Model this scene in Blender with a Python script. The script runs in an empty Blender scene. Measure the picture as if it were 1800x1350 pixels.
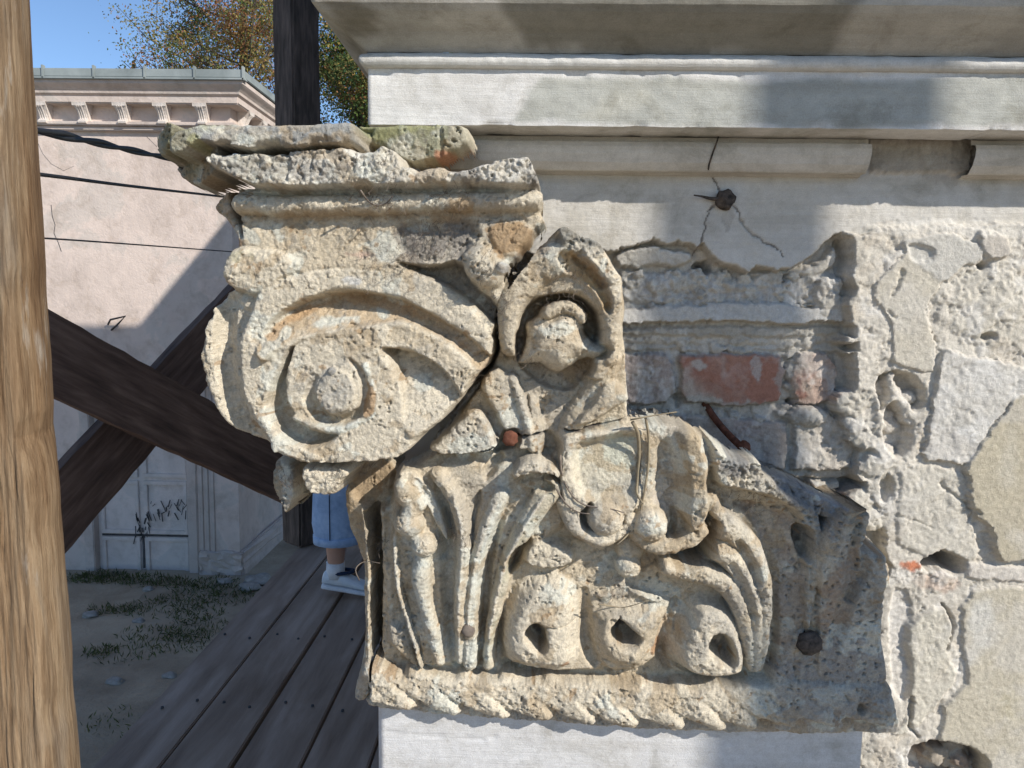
import bpy, bmesh, math, random
import numpy as np
from mathutils import Vector, Matrix

scene = bpy.context.scene
COL = scene.collection
random.seed(7)

# ------------------------------------------------------------------ camera, sky, sun, exposure
FPX, CXP, CYP = 1350.0, 900.0, 675.0
CAMPOS = np.array([0.0, -0.945, 0.0])
yaw, pitch, roll = -math.atan(28 / FPX), -math.atan(145 / FPX), math.radians(0.8)
fwd = np.array([math.sin(yaw) * math.cos(pitch), math.cos(yaw) * math.cos(pitch), math.sin(pitch)])
r0 = np.array([math.cos(yaw), -math.sin(yaw), 0.0])
u0 = np.cross(r0, fwd)
rgt = r0 * math.cos(roll) + u0 * math.sin(roll)
upv = u0 * math.cos(roll) - r0 * math.sin(roll)
cam_data = bpy.data.cameras.new('camera')
cam_data.sensor_width = 36.0
cam_data.lens = 36.0 * FPX / 1800.0
cam_data.clip_start, cam_data.clip_end = 0.02, 2000
cam = bpy.data.objects.new('camera', cam_data)
cam.matrix_world = Matrix(((rgt[0], upv[0], -fwd[0], CAMPOS[0]), (rgt[1], upv[1], -fwd[1], CAMPOS[1]),
                           (rgt[2], upv[2], -fwd[2], CAMPOS[2]), (0, 0, 0, 1)))
COL.objects.link(cam)
scene.camera = cam

SUN = np.array([-1.3, 1.0, -1.05])            # direction the light travels
sn = -SUN / np.linalg.norm(SUN)
sun_el, sun_az = math.asin(sn[2]), math.atan2(sn[0], sn[1])
world = bpy.data.worlds.new('World')
scene.world = world
world.use_nodes = True
wn = world.node_tree
sky = wn.nodes.new('ShaderNodeTexSky')
sky.sky_type = 'NISHITA'
sky.sun_disc = False
sky.sun_elevation = sun_el
sky.sun_rotation = sun_az
sky.air_density, sky.dust_density, sky.ozone_density = 1.0, 0.0, 4.0
sky.altitude = 1000
wn.links.new(sky.outputs[0], wn.nodes['Background'].inputs[0])
wn.nodes['Background'].inputs[1].default_value = 0.118
sd = bpy.data.lights.new('sun', 'SUN')
sd.energy, sd.angle, sd.color = 4.2, math.radians(0.53), (1.0, 0.94, 0.85)
so = bpy.data.objects.new('sun', sd)
so.rotation_euler = Vector(SUN).to_track_quat('-Z', 'Y').to_euler()
so.location = (4, -4, 6)
COL.objects.link(so)
scene.view_settings.view_transform = 'Standard'
scene.view_settings.look = 'None'
scene.view_settings.exposure = 0.42
scene.view_settings.gamma = 1.0
scene.view_settings.use_curve_mapping = False


def U(px, py, Y):
    """photograph point -> world X, Z on the plane at distance Y"""
    px, py = np.asarray(px, float), np.asarray(py, float)
    d = fwd[:, None] + rgt[:, None] * ((px.ravel() - CXP) / FPX) + upv[:, None] * (-(py.ravel() - CYP) / FPX)
    t = (Y - CAMPOS[1]) / d[1]
    return (CAMPOS[0] + d[0] * t).reshape(px.shape), (CAMPOS[2] + d[2] * t).reshape(px.shape)


def P(pts, h):
    """photograph polyline -> N x 2 array in mm on the plane h mm in front of the wall"""
    a = np.asarray(pts, float)
    x, z = U(a[:, 0], a[:, 1], -h / 1000.0)
    return np.stack([x, z], 1) * 1000.0


def W(px, py, Y):
    x, z = U(np.array([px]), np.array([py]), Y)
    return Vector((float(x[0]), Y, float(z[0])))


# ------------------------------------------------------------------ materials
def new_mat(name):
    m = bpy.data.materials.new(name)
    m.use_nodes = True
    return m, m.node_tree, m.node_tree.nodes['Principled BSDF']


def nd(nt, typ, **kw):
    n = nt.nodes.new(typ)
    for k, v in kw.items():
        if k.startswith('i_'):
            n.inputs[k[2:].replace('_', ' ')].default_value = v
        else:
            setattr(n, k, v)
    return n


def ramp(nt, fac, stops):
    r = nt.nodes.new('ShaderNodeValToRGB')
    els = r.color_ramp.elements
    while len(els) < len(stops):
        els.new(0.5)
    for e, (p, c) in zip(els, stops):
        e.position = p
        e.color = (*c, 1) if len(c) == 3 else c
    nt.links.new(fac, r.inputs[0])
    return r.outputs[0]


def noise(nt, co, scale, detail=6, rough=0.6, dist=0.0):
    n = nd(nt, 'ShaderNodeTexNoise')
    n.inputs['Scale'].default_value = scale
    n.inputs['Detail'].default_value = detail
    n.inputs['Roughness'].default_value = rough
    n.inputs['Distortion'].default_value = dist
    nt.links.new(co, n.inputs['Vector'])
    return n.outputs['Fac']


def mixc(nt, fac, a, b, mode='MIX'):
    m = nd(nt, 'ShaderNodeMix', data_type='RGBA', blend_type=mode)
    for s, v in ((m.inputs[0], fac), (m.inputs[6], a), (m.inputs[7], b)):
        if hasattr(v, 'is_linked') or hasattr(v, 'links'):
            nt.links.new(v, s)
        else:
            s.default_value = v if isinstance(v, (int, float)) else ((*v, 1) if len(v) == 3 else v)
    return m.outputs[2]


def bump(nt, bsdf, layers):
    prev = None
    for h, strength, dist in layers:
        b = nd(nt, 'ShaderNodeBump')
        b.inputs['Strength'].default_value = strength
        b.inputs['Distance'].default_value = dist
        nt.links.new(h, b.inputs['Height'])
        if prev is not None:
            nt.links.new(prev, b.inputs['Normal'])
        prev = b.outputs[0]
    nt.links.new(prev, bsdf.inputs['Normal'])


def geo_pos(nt):
    return nd(nt, 'ShaderNodeNewGeometry').outputs['Position']


def col_mat(name, grit=1.0, rough=0.92, fine=620, mid=240, var=0.2, streak=False):
    """stone / plaster: colour from the vertex layer, varied by fine procedural grain"""
    m, nt, b = new_mat(name)
    at = nd(nt, 'ShaderNodeAttribute', attribute_name='col')
    p = geo_pos(nt)
    n1 = noise(nt, p, mid, 8, 0.65)
    n2 = noise(nt, p, fine, 4, 0.7)
    v1 = ramp(nt, n1, [(0.3, (1 - var,) * 3), (0.7, (1 + var,) * 3)])
    c = mixc(nt, 1.0, at.outputs['Color'], v1, 'MULTIPLY')
    v2 = ramp(nt, n2, [(0.3, (0.82, 0.80, 0.78)), (0.65, (1.12, 1.12, 1.12))])
    c = mixc(nt, 0.8, c, v2, 'MULTIPLY')
    nt.links.new(c, b.inputs['Base Color'])
    b.inputs['Roughness'].default_value = rough
    b.inputs['Specular IOR Level'].default_value = 0.2
    layers = [(n1, 0.6 * grit, 0.0035), (n2, 0.75 * grit, 0.002)]
    if streak:      # trowel and brush marks along the run of the mouldings
        mp = nd(nt, 'ShaderNodeMapping')
        mp.inputs['Scale'].default_value = (.06, 1, 1)
        nt.links.new(p, mp.inputs[0])
        n3 = noise(nt, mp.outputs[0], 320, 6, 0.7)
        n4 = noise(nt, mp.outputs[0], 45, 6, 0.65)
        layers.append((n3, 0.35, 0.0022))
        c = mixc(nt, 0.8, c, ramp(nt, n4, [(.3, (.80, .785, .76)), (.55, (1.0, 1.0, 1.0)), (.8, (1.06, 1.06, 1.06))]), 'MULTIPLY')
        n5 = noise(nt, p, 14, 8, 0.7, 0.5)
        c = mixc(nt, 0.7, c, ramp(nt, n5, [(.34, (.62, .60, .55)), (.46, (.92, .915, .90)), (.54, (1, 1, 1))]), 'MULTIPLY')
        nt.links.new(c, b.inputs['Base Color'])
    bump(nt, b, layers)
    return m


def plain_mat(name, stops, scale=8, rough=0.8, bscale=60, bstr=0.3, bdist=0.01, spec=0.3, stretch=None, metal=0.0):
    m, nt, b = new_mat(name)
    p = nd(nt, 'ShaderNodeTexCoord').outputs['Object']
    if stretch:
        mp = nd(nt, 'ShaderNodeMapping')
        mp.inputs['Scale'].default_value = stretch
        nt.links.new(p, mp.inputs['Vector'])
        p = mp.outputs[0]
    n = noise(nt, p, scale, 8, 0.6, 0.3)
    nt.links.new(ramp(nt, n, stops), b.inputs['Base Color'])
    n2 = noise(nt, p, bscale, 8, 0.65)
    bump(nt, b, [(n2, bstr, bdist)])
    b.inputs['Roughness'].default_value = rough
    b.inputs['Metallic'].default_value = metal
    b.inputs['Specular IOR Level'].default_value = spec
    return m


M = {}
M['stone'] = col_mat('carved_stone', 1.0)
M['plaster'] = col_mat('wall_plaster', 0.75, fine=700, mid=160, var=0.16)
M['smooth'] = col_mat('smooth_plaster', 0.42, fine=800, mid=90, var=0.08, streak=True)
M['rust'] = plain_mat('rusty_iron', [(0.3, (0.05, 0.022, 0.014)), (0.55, (0.16, 0.06, 0.035)), (0.75, (0.24, 0.12, 0.08))], 120, 0.9, 400, 0.8, 0.002)
M['darkbolt'] = plain_mat('dark_corroded_iron', [(0.35, (0.03, 0.027, 0.025)), (0.7, (0.14, 0.11, 0.09))], 150, 0.9, 400, 0.9, 0.003)
M['brace'] = plain_mat('dark_brown_timber', [(0.3, (0.07, 0.048, 0.036)), (0.5, (0.14, 0.092, 0.068)), (0.72, (0.22, 0.15, 0.11))], 5, 0.85, 40, 0.6, 0.004, 0.2, (1, 1, 9))
M['darkpost'] = plain_mat('weathered_dark_timber', [(0.3, (0.04, 0.034, 0.03)), (0.5, (0.085, 0.07, 0.062)), (0.72, (0.15, 0.12, 0.105))], 6, 0.85, 40, 0.6, 0.006, 0.2, (6, 6, 1))
M['deck'] = plain_mat('grey_deck_board', [(0.3, (0.20, 0.14, 0.10)), (0.5, (0.33, 0.245, 0.185)), (0.72, (0.48, 0.37, 0.295))], 2.2, 0.85, 30, 0.35, 0.003, 0.25, (5, 0.7, 5))
M['cable'] = plain_mat('black_cable', [(0.3, (0.008, 0.008, 0.009)), (0.7, (0.022, 0.022, 0.024))], 20, 0.55, 60, 0.1, 0.001, 0.4)
M['straw'] = plain_mat('dry_stalk', [(0.3, (0.16, 0.13, 0.09)), (0.7, (0.36, 0.30, 0.2))], 90, 0.9, 300, 0.3, 0.0006)
M['root'] = plain_mat('dead_root', [(0.3, (0.10, 0.08, 0.07)), (0.7, (0.24, 0.2, 0.16))], 90, 0.9, 300, 0.3, 0.0006)


# ------------------------------------------------------------------ object helpers
def setp(o, label=None, cat=None, group=None, kind=None):
    if label: o['label'] = label
    if cat: o['category'] = cat
    if group: o['group'] = group
    if kind: o['kind'] = kind
    return o


def empty(name, loc=(0, 0, 0), **kw):
    o = bpy.data.objects.new(name, None)
    o.location = loc
    o.empty_display_size = 0.1
    COL.objects.link(o)
    return setp(o, **kw)


def link(name, me, mat, parent=None, **kw):
    o = bpy.data.objects.new(name, me)
    if mat is not None and len(me.materials) == 0:
        me.materials.append(mat)
    COL.objects.link(o)
    if parent is not None:
        o.parent = parent
        o.matrix_parent_inverse = parent_inv(parent)
    return setp(o, **kw)


def world_of(p):
    return p.matrix_basis.copy() if p.parent is None else world_of(p.parent) @ p.matrix_parent_inverse @ p.matrix_basis


def parent_inv(p):
    return world_of(p).inverted()


def fast_mesh(name, verts, quads, cols=None, smooth=True):
    me = bpy.data.meshes.new(name)
    nv, nf = len(verts), len(quads)
    k = quads.shape[1]
    me.vertices.add(nv)
    me.vertices.foreach_set('co', np.ascontiguousarray(verts, dtype=np.float32).ravel())
    me.loops.add(nf * k)
    me.loops.foreach_set('vertex_index', np.ascontiguousarray(quads, dtype=np.int32).ravel())
    me.polygons.add(nf)
    me.polygons.foreach_set('loop_start', np.arange(0, nf * k, k, dtype=np.int32))
    me.polygons.foreach_set('loop_total', np.full(nf, k, dtype=np.int32))
    me.update(calc_edges=True)
    me.polygons.foreach_set('use_smooth', np.full(nf, smooth, dtype=bool))
    if cols is not None:
        a = me.color_attributes.new('col', 'FLOAT_COLOR', 'POINT')
        c4 = np.ones((nv, 4), np.float32)
        c4[:, :3] = cols
        a.data.foreach_set('color', c4.ravel())
    return me


def bm_mesh(name, bm, smooth=False):
    bmesh.ops.recalc_face_normals(bm, faces=bm.faces)
    me = bpy.data.meshes.new(name)
    bm.to_mesh(me)
    bm.free()
    if smooth:
        for p in me.polygons:
            p.use_smooth = True
    return me


def box_bm(bm, x0, x1, y0, y1, z0, z1, bev=0.0, mat=None):
    r = bmesh.ops.create_cube(bm, size=1.0)
    vs = r['verts']
    for v in vs:
        v.co = Vector(((x0 + x1) / 2 + v.co.x * (x1 - x0), (y0 + y1) / 2 + v.co.y * (y1 - y0), (z0 + z1) / 2 + v.co.z * (z1 - z0)))
        if mat is not None:
            v.co = mat @ v.co
    if bev:
        es = {e for v in vs for e in v.link_edges}
        bmesh.ops.bevel(bm, geom=list(es), offset=bev, segments=2, affect='EDGES', clamp_overlap=True)
    return bm


def box(name, x0, x1, y0, y1, z0, z1, mat, parent=None, bev=0.0, **kw):
    bm = bmesh.new()
    box_bm(bm, x0, x1, y0, y1, z0, z1, bev)
    return link(name, bm_mesh(name, bm), mat, parent, **kw)


def tube_mesh(name, pts, radii, seg=8, smooth=True, bmin=None):
    """tapered tube along points (list of Vector)"""
    bm = bmin or bmesh.new()
    rings = []
    n = len(pts)
    for i, p in enumerate(pts):
        t = (pts[min(i + 1, n - 1)] - pts[max(i - 1, 0)]).normalized()
        a = t.orthogonal().normalized() if i == 0 else (aprev - t * aprev.dot(t)).normalized()
        aprev = a
        b = t.cross(a)
        r = radii[i] if hasattr(radii, '__len__') else radii
        rings.append([bm.verts.new(p + (a * math.cos(2 * math.pi * k / seg) + b * math.sin(2 * math.pi * k / seg)) * r) for k in range(seg)])
    for i in range(n - 1):
        for k in range(seg):
            bm.faces.new((rings[i][k], rings[i][(k + 1) % seg], rings[i + 1][(k + 1) % seg], rings[i + 1][k]))
    bm.faces.new(rings[0][::-1])
    bm.faces.new(rings[-1])
    if bmin is not None:
        return bm
    return bm_mesh(name, bm, smooth)


# ------------------------------------------------------------------ relief toolkit (all in mm, x right, z up, height towards the viewer)
_lat = {}


def vn(x, z, s, seed):
    if seed not in _lat:
        _lat[seed] = np.random.default_rng(seed).random((257, 257)).astype(np.float32)
    g = _lat[seed]
    u = x / s + 1000.37 + seed * 3.1
    v = z / s + 1000.71 + seed * 5.3
    iu, iv = np.floor(u).astype(np.int64), np.floor(v).astype(np.int64)
    fu, fv = (u - iu).astype(np.float32), (v - iv).astype(np.float32)
    fu = fu * fu * (3 - 2 * fu)
    fv = fv * fv * (3 - 2 * fv)
    iu &= 255
    iv &= 255
    a = g[iv, iu] * (1 - fu) + g[iv, iu + 1] * fu
    b = g[iv + 1, iu] * (1 - fu) + g[iv + 1, iu + 1] * fu
    return (a * (1 - fv) + b * fv) * 2 - 1


def fbm(x, z, s, seed, octs=4, gain=0.5):
    r, a, t = 0, 1.0, 0
    for i in range(octs):
        r = r + a * vn(x, z, s / 2 ** i, seed + i)
        t += a
        a *= gain
    return r / t


def sm(a, b, x):
    t = np.clip((x - a) / (b - a), 0, 1)
    return t * t * (3 - 2 * t)


class Field:
    def __init__(s, x0, x1, z0, z1, step, h0, warp=1.6, seed=11):
        s.xs = np.arange(x0, x1, step)
        s.zs = np.arange(z0, z1, step)
        s.X, s.Z = np.meshgrid(s.xs, s.zs)
        s.step = step
        s.WX = s.X + warp * (fbm(s.X, s.Z, 30, seed, 2, 0.6) + .9 * fbm(s.X, s.Z, 9, seed + 20, 3, 0.65) + .35 * vn(s.X, s.Z, 3, seed + 70))
        s.WZ = s.Z + warp * (fbm(s.X, s.Z, 30, seed + 40, 2, 0.6) + .9 * fbm(s.X, s.Z, 9, seed + 60, 3, 0.65) + .35 * vn(s.X, s.Z, 3, seed + 75))
        s.H = np.full(s.X.shape, float(h0))
        s.mask = np.zeros(s.X.shape, bool)
        s.id = np.zeros(s.X.shape, np.int32)
        s.C = np.zeros(s.X.shape + (3,))
        s.rough = np.ones(s.X.shape)

    def win(s, pts, m):
        x0, z0 = pts.min(0) - m
        x1, z1 = pts.max(0) + m
        i0, i1 = np.searchsorted(s.xs, [x0, x1])
        j0, j1 = np.searchsorted(s.zs, [z0, z1])
        return slice(j0, j1), slice(i0, i1)

    def inside(s, pts, m=0.0):
        """signed distance, positive inside"""
        w = s.win(pts, m + 6)
        X, Z = s.WX[w], s.WZ[w]
        d = np.full(X.shape, 1e9)
        c = np.zeros(X.shape, bool)
        n = len(pts)
        for i in range(n):
            ax, az = pts[i]
            bx, bz = pts[(i + 1) % n]
            ex, ez = bx - ax, bz - az
            L = ex * ex + ez * ez + 1e-9
            t = np.clip(((X - ax) * ex + (Z - az) * ez) / L, 0, 1)
            d = np.minimum(d, (X - ax - t * ex) ** 2 + (Z - az - t * ez) ** 2)
            if abs(ez) > 1e-9:
                cr = ((az > Z) != (bz > Z)) & (X < ex * (Z - az) / ez + ax)
                c ^= cr
        d = np.sqrt(d)
        return w, np.where(c, d, -d)

    def along(s, pts, m):
        """distance to polyline, parameter 0..1 along it, signed side"""
        w = s.win(pts, m + 6)
        X, Z = s.WX[w], s.WZ[w]
        d = np.full(X.shape, 1e9)
        tt = np.zeros(X.shape)
        sd_ = np.zeros(X.shape)
        seg = np.linalg.norm(np.diff(pts, axis=0), axis=1)
        cum = np.concatenate([[0], np.cumsum(seg)]) / seg.sum()
        for i in range(len(pts) - 1):
            ax, az = pts[i]
            ex, ez = pts[i + 1] - pts[i]
            L = ex * ex + ez * ez + 1e-9
            t = np.clip(((X - ax) * ex + (Z - az) * ez) / L, 0, 1)
            dx, dz = X - ax - t * ex, Z - az - t * ez
            q = dx * dx + dz * dz
            k = q < d
            d = np.where(k, q, d)
            tt = np.where(k, cum[i] + (cum[i + 1] - cum[i]) * t, tt)
            sd_ = np.where(k, np.sign(ex * dz - ez * dx), sd_)
        return w, np.sqrt(d), tt, sd_

    # -- operations; px polylines with the height (mm) they stand at
    def put(s, px, h, edge=6, dome=0, domer=30, gx=0, gz=0, ref=None, pid=None, mask=True, col=None, mode='set', rough=None, smooth=True, raw=False, hp=None):
        pts = P(px, h if hp is None else hp) if not raw else np.asarray(px, float)
        if smooth: pts = chaikin(pts, True, 1)
        w, d = s.inside(pts)
        cx, cz = pts.mean(0) if ref is None else P([ref], h)[0]
        hh = h + gx * (s.X[w] - cx) + gz * (s.Z[w] - cz)
        if dome:
            q = np.clip(d / domer, 0, 1)
            hh = hh + dome * np.sqrt(1 - (1 - q) ** 2) - dome * 0.0
        t = sm(0, edge, d)
        H = s.H[w]
        if mode == 'set':
            N = H + (hh - H) * t
        elif mode == 'max':
            N = np.where(d > 0, np.maximum(H, H + (hh - H) * t), H)
        else:
            N = np.where(d > 0, np.minimum(H, H + (hh - H) * t), H)
        ch = (d > edge * 0.35) & ((N != H) | (mode == 'set'))
        s.H[w] = N
        if mask: s.mask[w] |= d > 0
        if pid is not None: s.id[w] = np.where(ch & (d > 0), pid, s.id[w])
        if col is not None: s._tint(w, sm(0, 5, d), col)
        if rough is not None: s.rough[w] = np.where(d > 0, rough, s.rough[w])
        return s

    def add(s, px, h, dh, edge=10, smooth=True):
        pts = P(px, h)
        if smooth: pts = chaikin(pts, True)
        w, d = s.inside(pts)
        s.H[w] += dh * sm(0, edge, d)

    def ridge(s, px, h, wid, rise=None, pid=None, mode='max', col=None, mask=False, power=0.5, rough=None):
        """rounded bar: px polyline, crest height(s) h, half width(s) in mm"""
        hs = np.atleast_1d(np.asarray(h, float))
        pts = chaikin(P(px, float(hs.mean())), False)
        ws = np.atleast_1d(np.asarray(wid, float))
        w, d, t, sd_ = s.along(pts, ws.max())
        hh = np.interp(t, np.linspace(0, 1, len(hs)), hs)
        ww = np.interp(t, np.linspace(0, 1, len(ws)), ws)
        q = np.clip(1 - (d / ww) ** 2, 0, 1)
        rise = ws.max() if rise is None else rise
        N = hh - rise + rise * q ** power
        ins = d < ww
        H = s.H[w]
        up = ins & (N > H)
        s.H[w] = np.where(up, N, H)
        if mask: s.mask[w] |= ins
        if pid is not None: s.id[w] = np.where(up, pid, s.id[w])
        if col is not None: s._tint(w, np.where(up, q ** 0.5, 0), col)
        if rough is not None: s.rough[w] = np.where(up, rough, s.rough[w])

    def groove(s, px, h, wid, depth, col=None, power=1.0, calpha=1.0):
        hs = float(np.mean(h))
        pts = chaikin(P(px, hs), False) if len(px) > 2 else P(px, hs)
        ws = np.atleast_1d(np.asarray(wid, float))
        w, d, t, sd_ = s.along(pts, ws.max())
        ww = np.interp(t, np.linspace(0, 1, len(ws)), ws)
        dp = np.interp(t, np.linspace(0, 1, max(len(np.atleast_1d(depth)), 1)), np.atleast_1d(depth)) if np.size(depth) > 1 else float(np.atleast_1d(depth)[0])
        q = np.clip(1 - (d / ww) ** 2, 0, 1)
        s.H[w] -= dp * q ** power
        if col is not None: s._tint(w, sm(0, .6, q) * calpha, col)

    def ball(s, px, py, h, r, rz=None, base=None, pid=None, col=None, flat=1.0, mask=False):
        c = P([(px, py)], h)[0]
        rz = r if rz is None else rz
        R = max(r, rz)
        w = s.win(np.array([c - R, c + R]), 4)
        q = 1 - ((s.WX[w] - c[0]) / r) ** 2 - ((s.WZ[w] - c[1]) / rz) ** 2
        N = h - r * flat + r * flat * np.sqrt(np.clip(q, 0, 1))
        up = (q > 0) & (N > s.H[w])
        s.H[w] = np.where(up, N, s.H[w])
        if mask: s.mask[w] |= q > 0
        if pid is not None: s.id[w] = np.where(up, pid, s.id[w])
        if col is not None: s._tint(w, np.where(up, np.clip(q * 3, 0, 1), 0), col)

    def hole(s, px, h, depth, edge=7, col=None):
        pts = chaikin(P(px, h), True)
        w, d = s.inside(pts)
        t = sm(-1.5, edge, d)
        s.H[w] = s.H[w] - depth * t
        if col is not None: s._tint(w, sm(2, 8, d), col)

    def _tint(s, w, a, col):
        s.C[w] = s.C[w] * (1 - a[..., None]) + np.asarray(col) * a[..., None]

    def tint(s, px, h, col, alpha=1.0, soft=8, ragged=7, seed=3, scale=14):
        pts = chaikin(P(px, h), True)
        w, d = s.inside(pts, 12)
        d = d + ragged * fbm(s.X[w], s.Z[w], scale, seed, 4, 0.6)
        s._tint(w, alpha * sm(0, soft, d), col)

    def speckle(s, col, scale, thr, alpha, seed, soft=0.12, area=None):
        n = fbm(s.X, s.Z, scale, seed, 4, 0.6)
        a = alpha * sm(thr, thr + soft, n)
        if area is not None: a = a * area
        s.C = s.C * (1 - a[..., None]) + np.asarray(col) * a[..., None]

    def wear(s, cells, seed, amount=.85, scale=28):
        """soften the carving unevenly, as weather does"""
        B = s.H.copy()
        for _ in range(3):
            for ax in (0, 1):
                c = np.cumsum(np.pad(B, [(cells + 1, cells) if a == ax else (0, 0) for a in (0, 1)], mode='edge'), axis=ax)
                n = 2 * cells + 1
                B = (np.take(c, range(n, c.shape[ax]), ax) - np.take(c, range(0, c.shape[ax] - n), ax)) / n
        w = amount * sm(-.25, .4, fbm(s.X, s.Z, scale, seed, 4, .6))
        s.H = s.H * (1 - w) + B * w

    def meshes(s, names, back):
        """one mesh per id, closed at its sides back to Y = back(id)"""
        nz, nx = s.H.shape
        V = np.stack([s.X / 1000, -s.H / 1000, s.Z / 1000], -1).reshape(-1, 3)
        C = s.C.reshape(-1, 3)
        idx = np.arange(nz * nx).reshape(nz, nx)
        m = s.mask
        cell = m[:-1, :-1] & m[1:, :-1] & m[:-1, 1:] & m[1:, 1:]
        cid = s.id[:-1, :-1]
        out = {}
        cp = np.pad(cell, 1)
        for pid, name in names.items():
            sel = cell & (cid == pid)
            if not sel.any(): continue
            j, i = np.nonzero(sel)
            q = np.stack([idx[j, i], idx[j, i + 1], idx[j + 1, i + 1], idx[j + 1, i]], 1)
            u, inv = np.unique(q, return_inverse=True)
            verts, cols, quads = [V[u]], [C[u]], [inv.reshape(-1, 4)]
            # skirts at the silhouette
            sk = []
            for (dj, di, a, b) in ((0, -1, (1, 0), (0, 0)), (0, 1, (0, 1), (1, 1)), (-1, 0, (0, 0), (0, 1)), (1, 0, (1, 1), (1, 0))):
                e = sel & ~cp[1 + dj:1 + dj + cell.shape[0], 1 + di:1 + di + cell.shape[1]]
                j, i = np.nonzero(e)
                sk.append(np.stack([idx[j + a[0], i + a[1]], idx[j + b[0], i + b[1]]], 1))
            sk = np.concatenate(sk)
            if len(sk):
                n0 = len(u)
                su, sinv = np.unique(sk, return_inverse=True)
                sinv = sinv.reshape(-1, 2)
                vf = V[su]
                k = len(su)
                yb = np.maximum(back(pid) if callable(back) else back, vf[:, 1] + 0.004)
                K = 9
                sx, sz = vf[:, 0].copy(), vf[:, 2].copy()
                cnt = np.zeros(k)
                np.add.at(cnt, sinv[:, 0], 1); np.add.at(cnt, sinv[:, 1], 1)
                for _ in range(14):      # even out the stair-stepped outline towards the back
                    for arr in (sx, sz):
                        t = np.zeros(k)
                        np.add.at(t, sinv[:, 0], arr[sinv[:, 1]]); np.add.at(t, sinv[:, 1], arr[sinv[:, 0]])
                        arr[:] = .5 * arr + .5 * t / np.maximum(cnt, 1)
                for r in range(K + 1):
                    vb = vf.copy()
                    vb[:, 1] = vf[:, 1] + (yb - vf[:, 1]) * r / K
                    if r:
                        ax, ay = (vf[:, 0] + .7 * vf[:, 2]) * 1000, vb[:, 1] * 1000
                        vb[:, 0] = sx + .0045 * fbm(ax, ay, 16, 881, 4, .6)
                        vb[:, 2] = sz + .0055 * fbm(ax, ay, 16, 885, 4, .6) - .0025
                    verts.append(vb)
                    cols.append(C[su])
                for r in range(K):
                    a, b = n0 + k * r, n0 + k * (r + 1)
                    quads.append(np.stack([sinv[:, 0] + a, sinv[:, 0] + b, sinv[:, 1] + b, sinv[:, 1] + a], 1))
            out[pid] = fast_mesh(name, np.concatenate(verts), np.concatenate(quads), np.concatenate(cols))
        return out


def chaikin(p, closed, n=2):
    for _ in range(n):
        if closed:
            q = np.roll(p, -1, 0)
            p = np.stack([p * .75 + q * .25, p * .25 + q * .75], 1).reshape(-1, 2)
        else:
            a, b = p[:-1], p[1:]
            m = np.stack([a * .75 + b * .25, a * .25 + b * .75], 1).reshape(-1, 2)
            p = np.concatenate([p[:1], m[1:-1], p[-1:]])
    return p


def chaikin3(p, n=2):
    for _ in range(n):
        a, b = p[:-1], p[1:]
        m = np.stack([a * .75 + b * .25, a * .25 + b * .75], 1).reshape(-1, 3)
        p = np.concatenate([p[:1], m[1:-1], p[-1:]])
    return p


# ------------------------------------------------------------------ the building the capital belongs to
WHITE, OFFW, GREENG, WARMG = (.66, .65, .63), (.60, .58, .54), (.44, .44, .39), (.44, .41, .37)
XC = -112.0
building = empty('plastered_building', (0.6, 0.6, -3.3), label='weathered white plastered building with a moulded cornice and broken wall', cat='building')


def zpx(py, h, px=1000):
    return float(P([(px, py)], h)[0][1])


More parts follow.
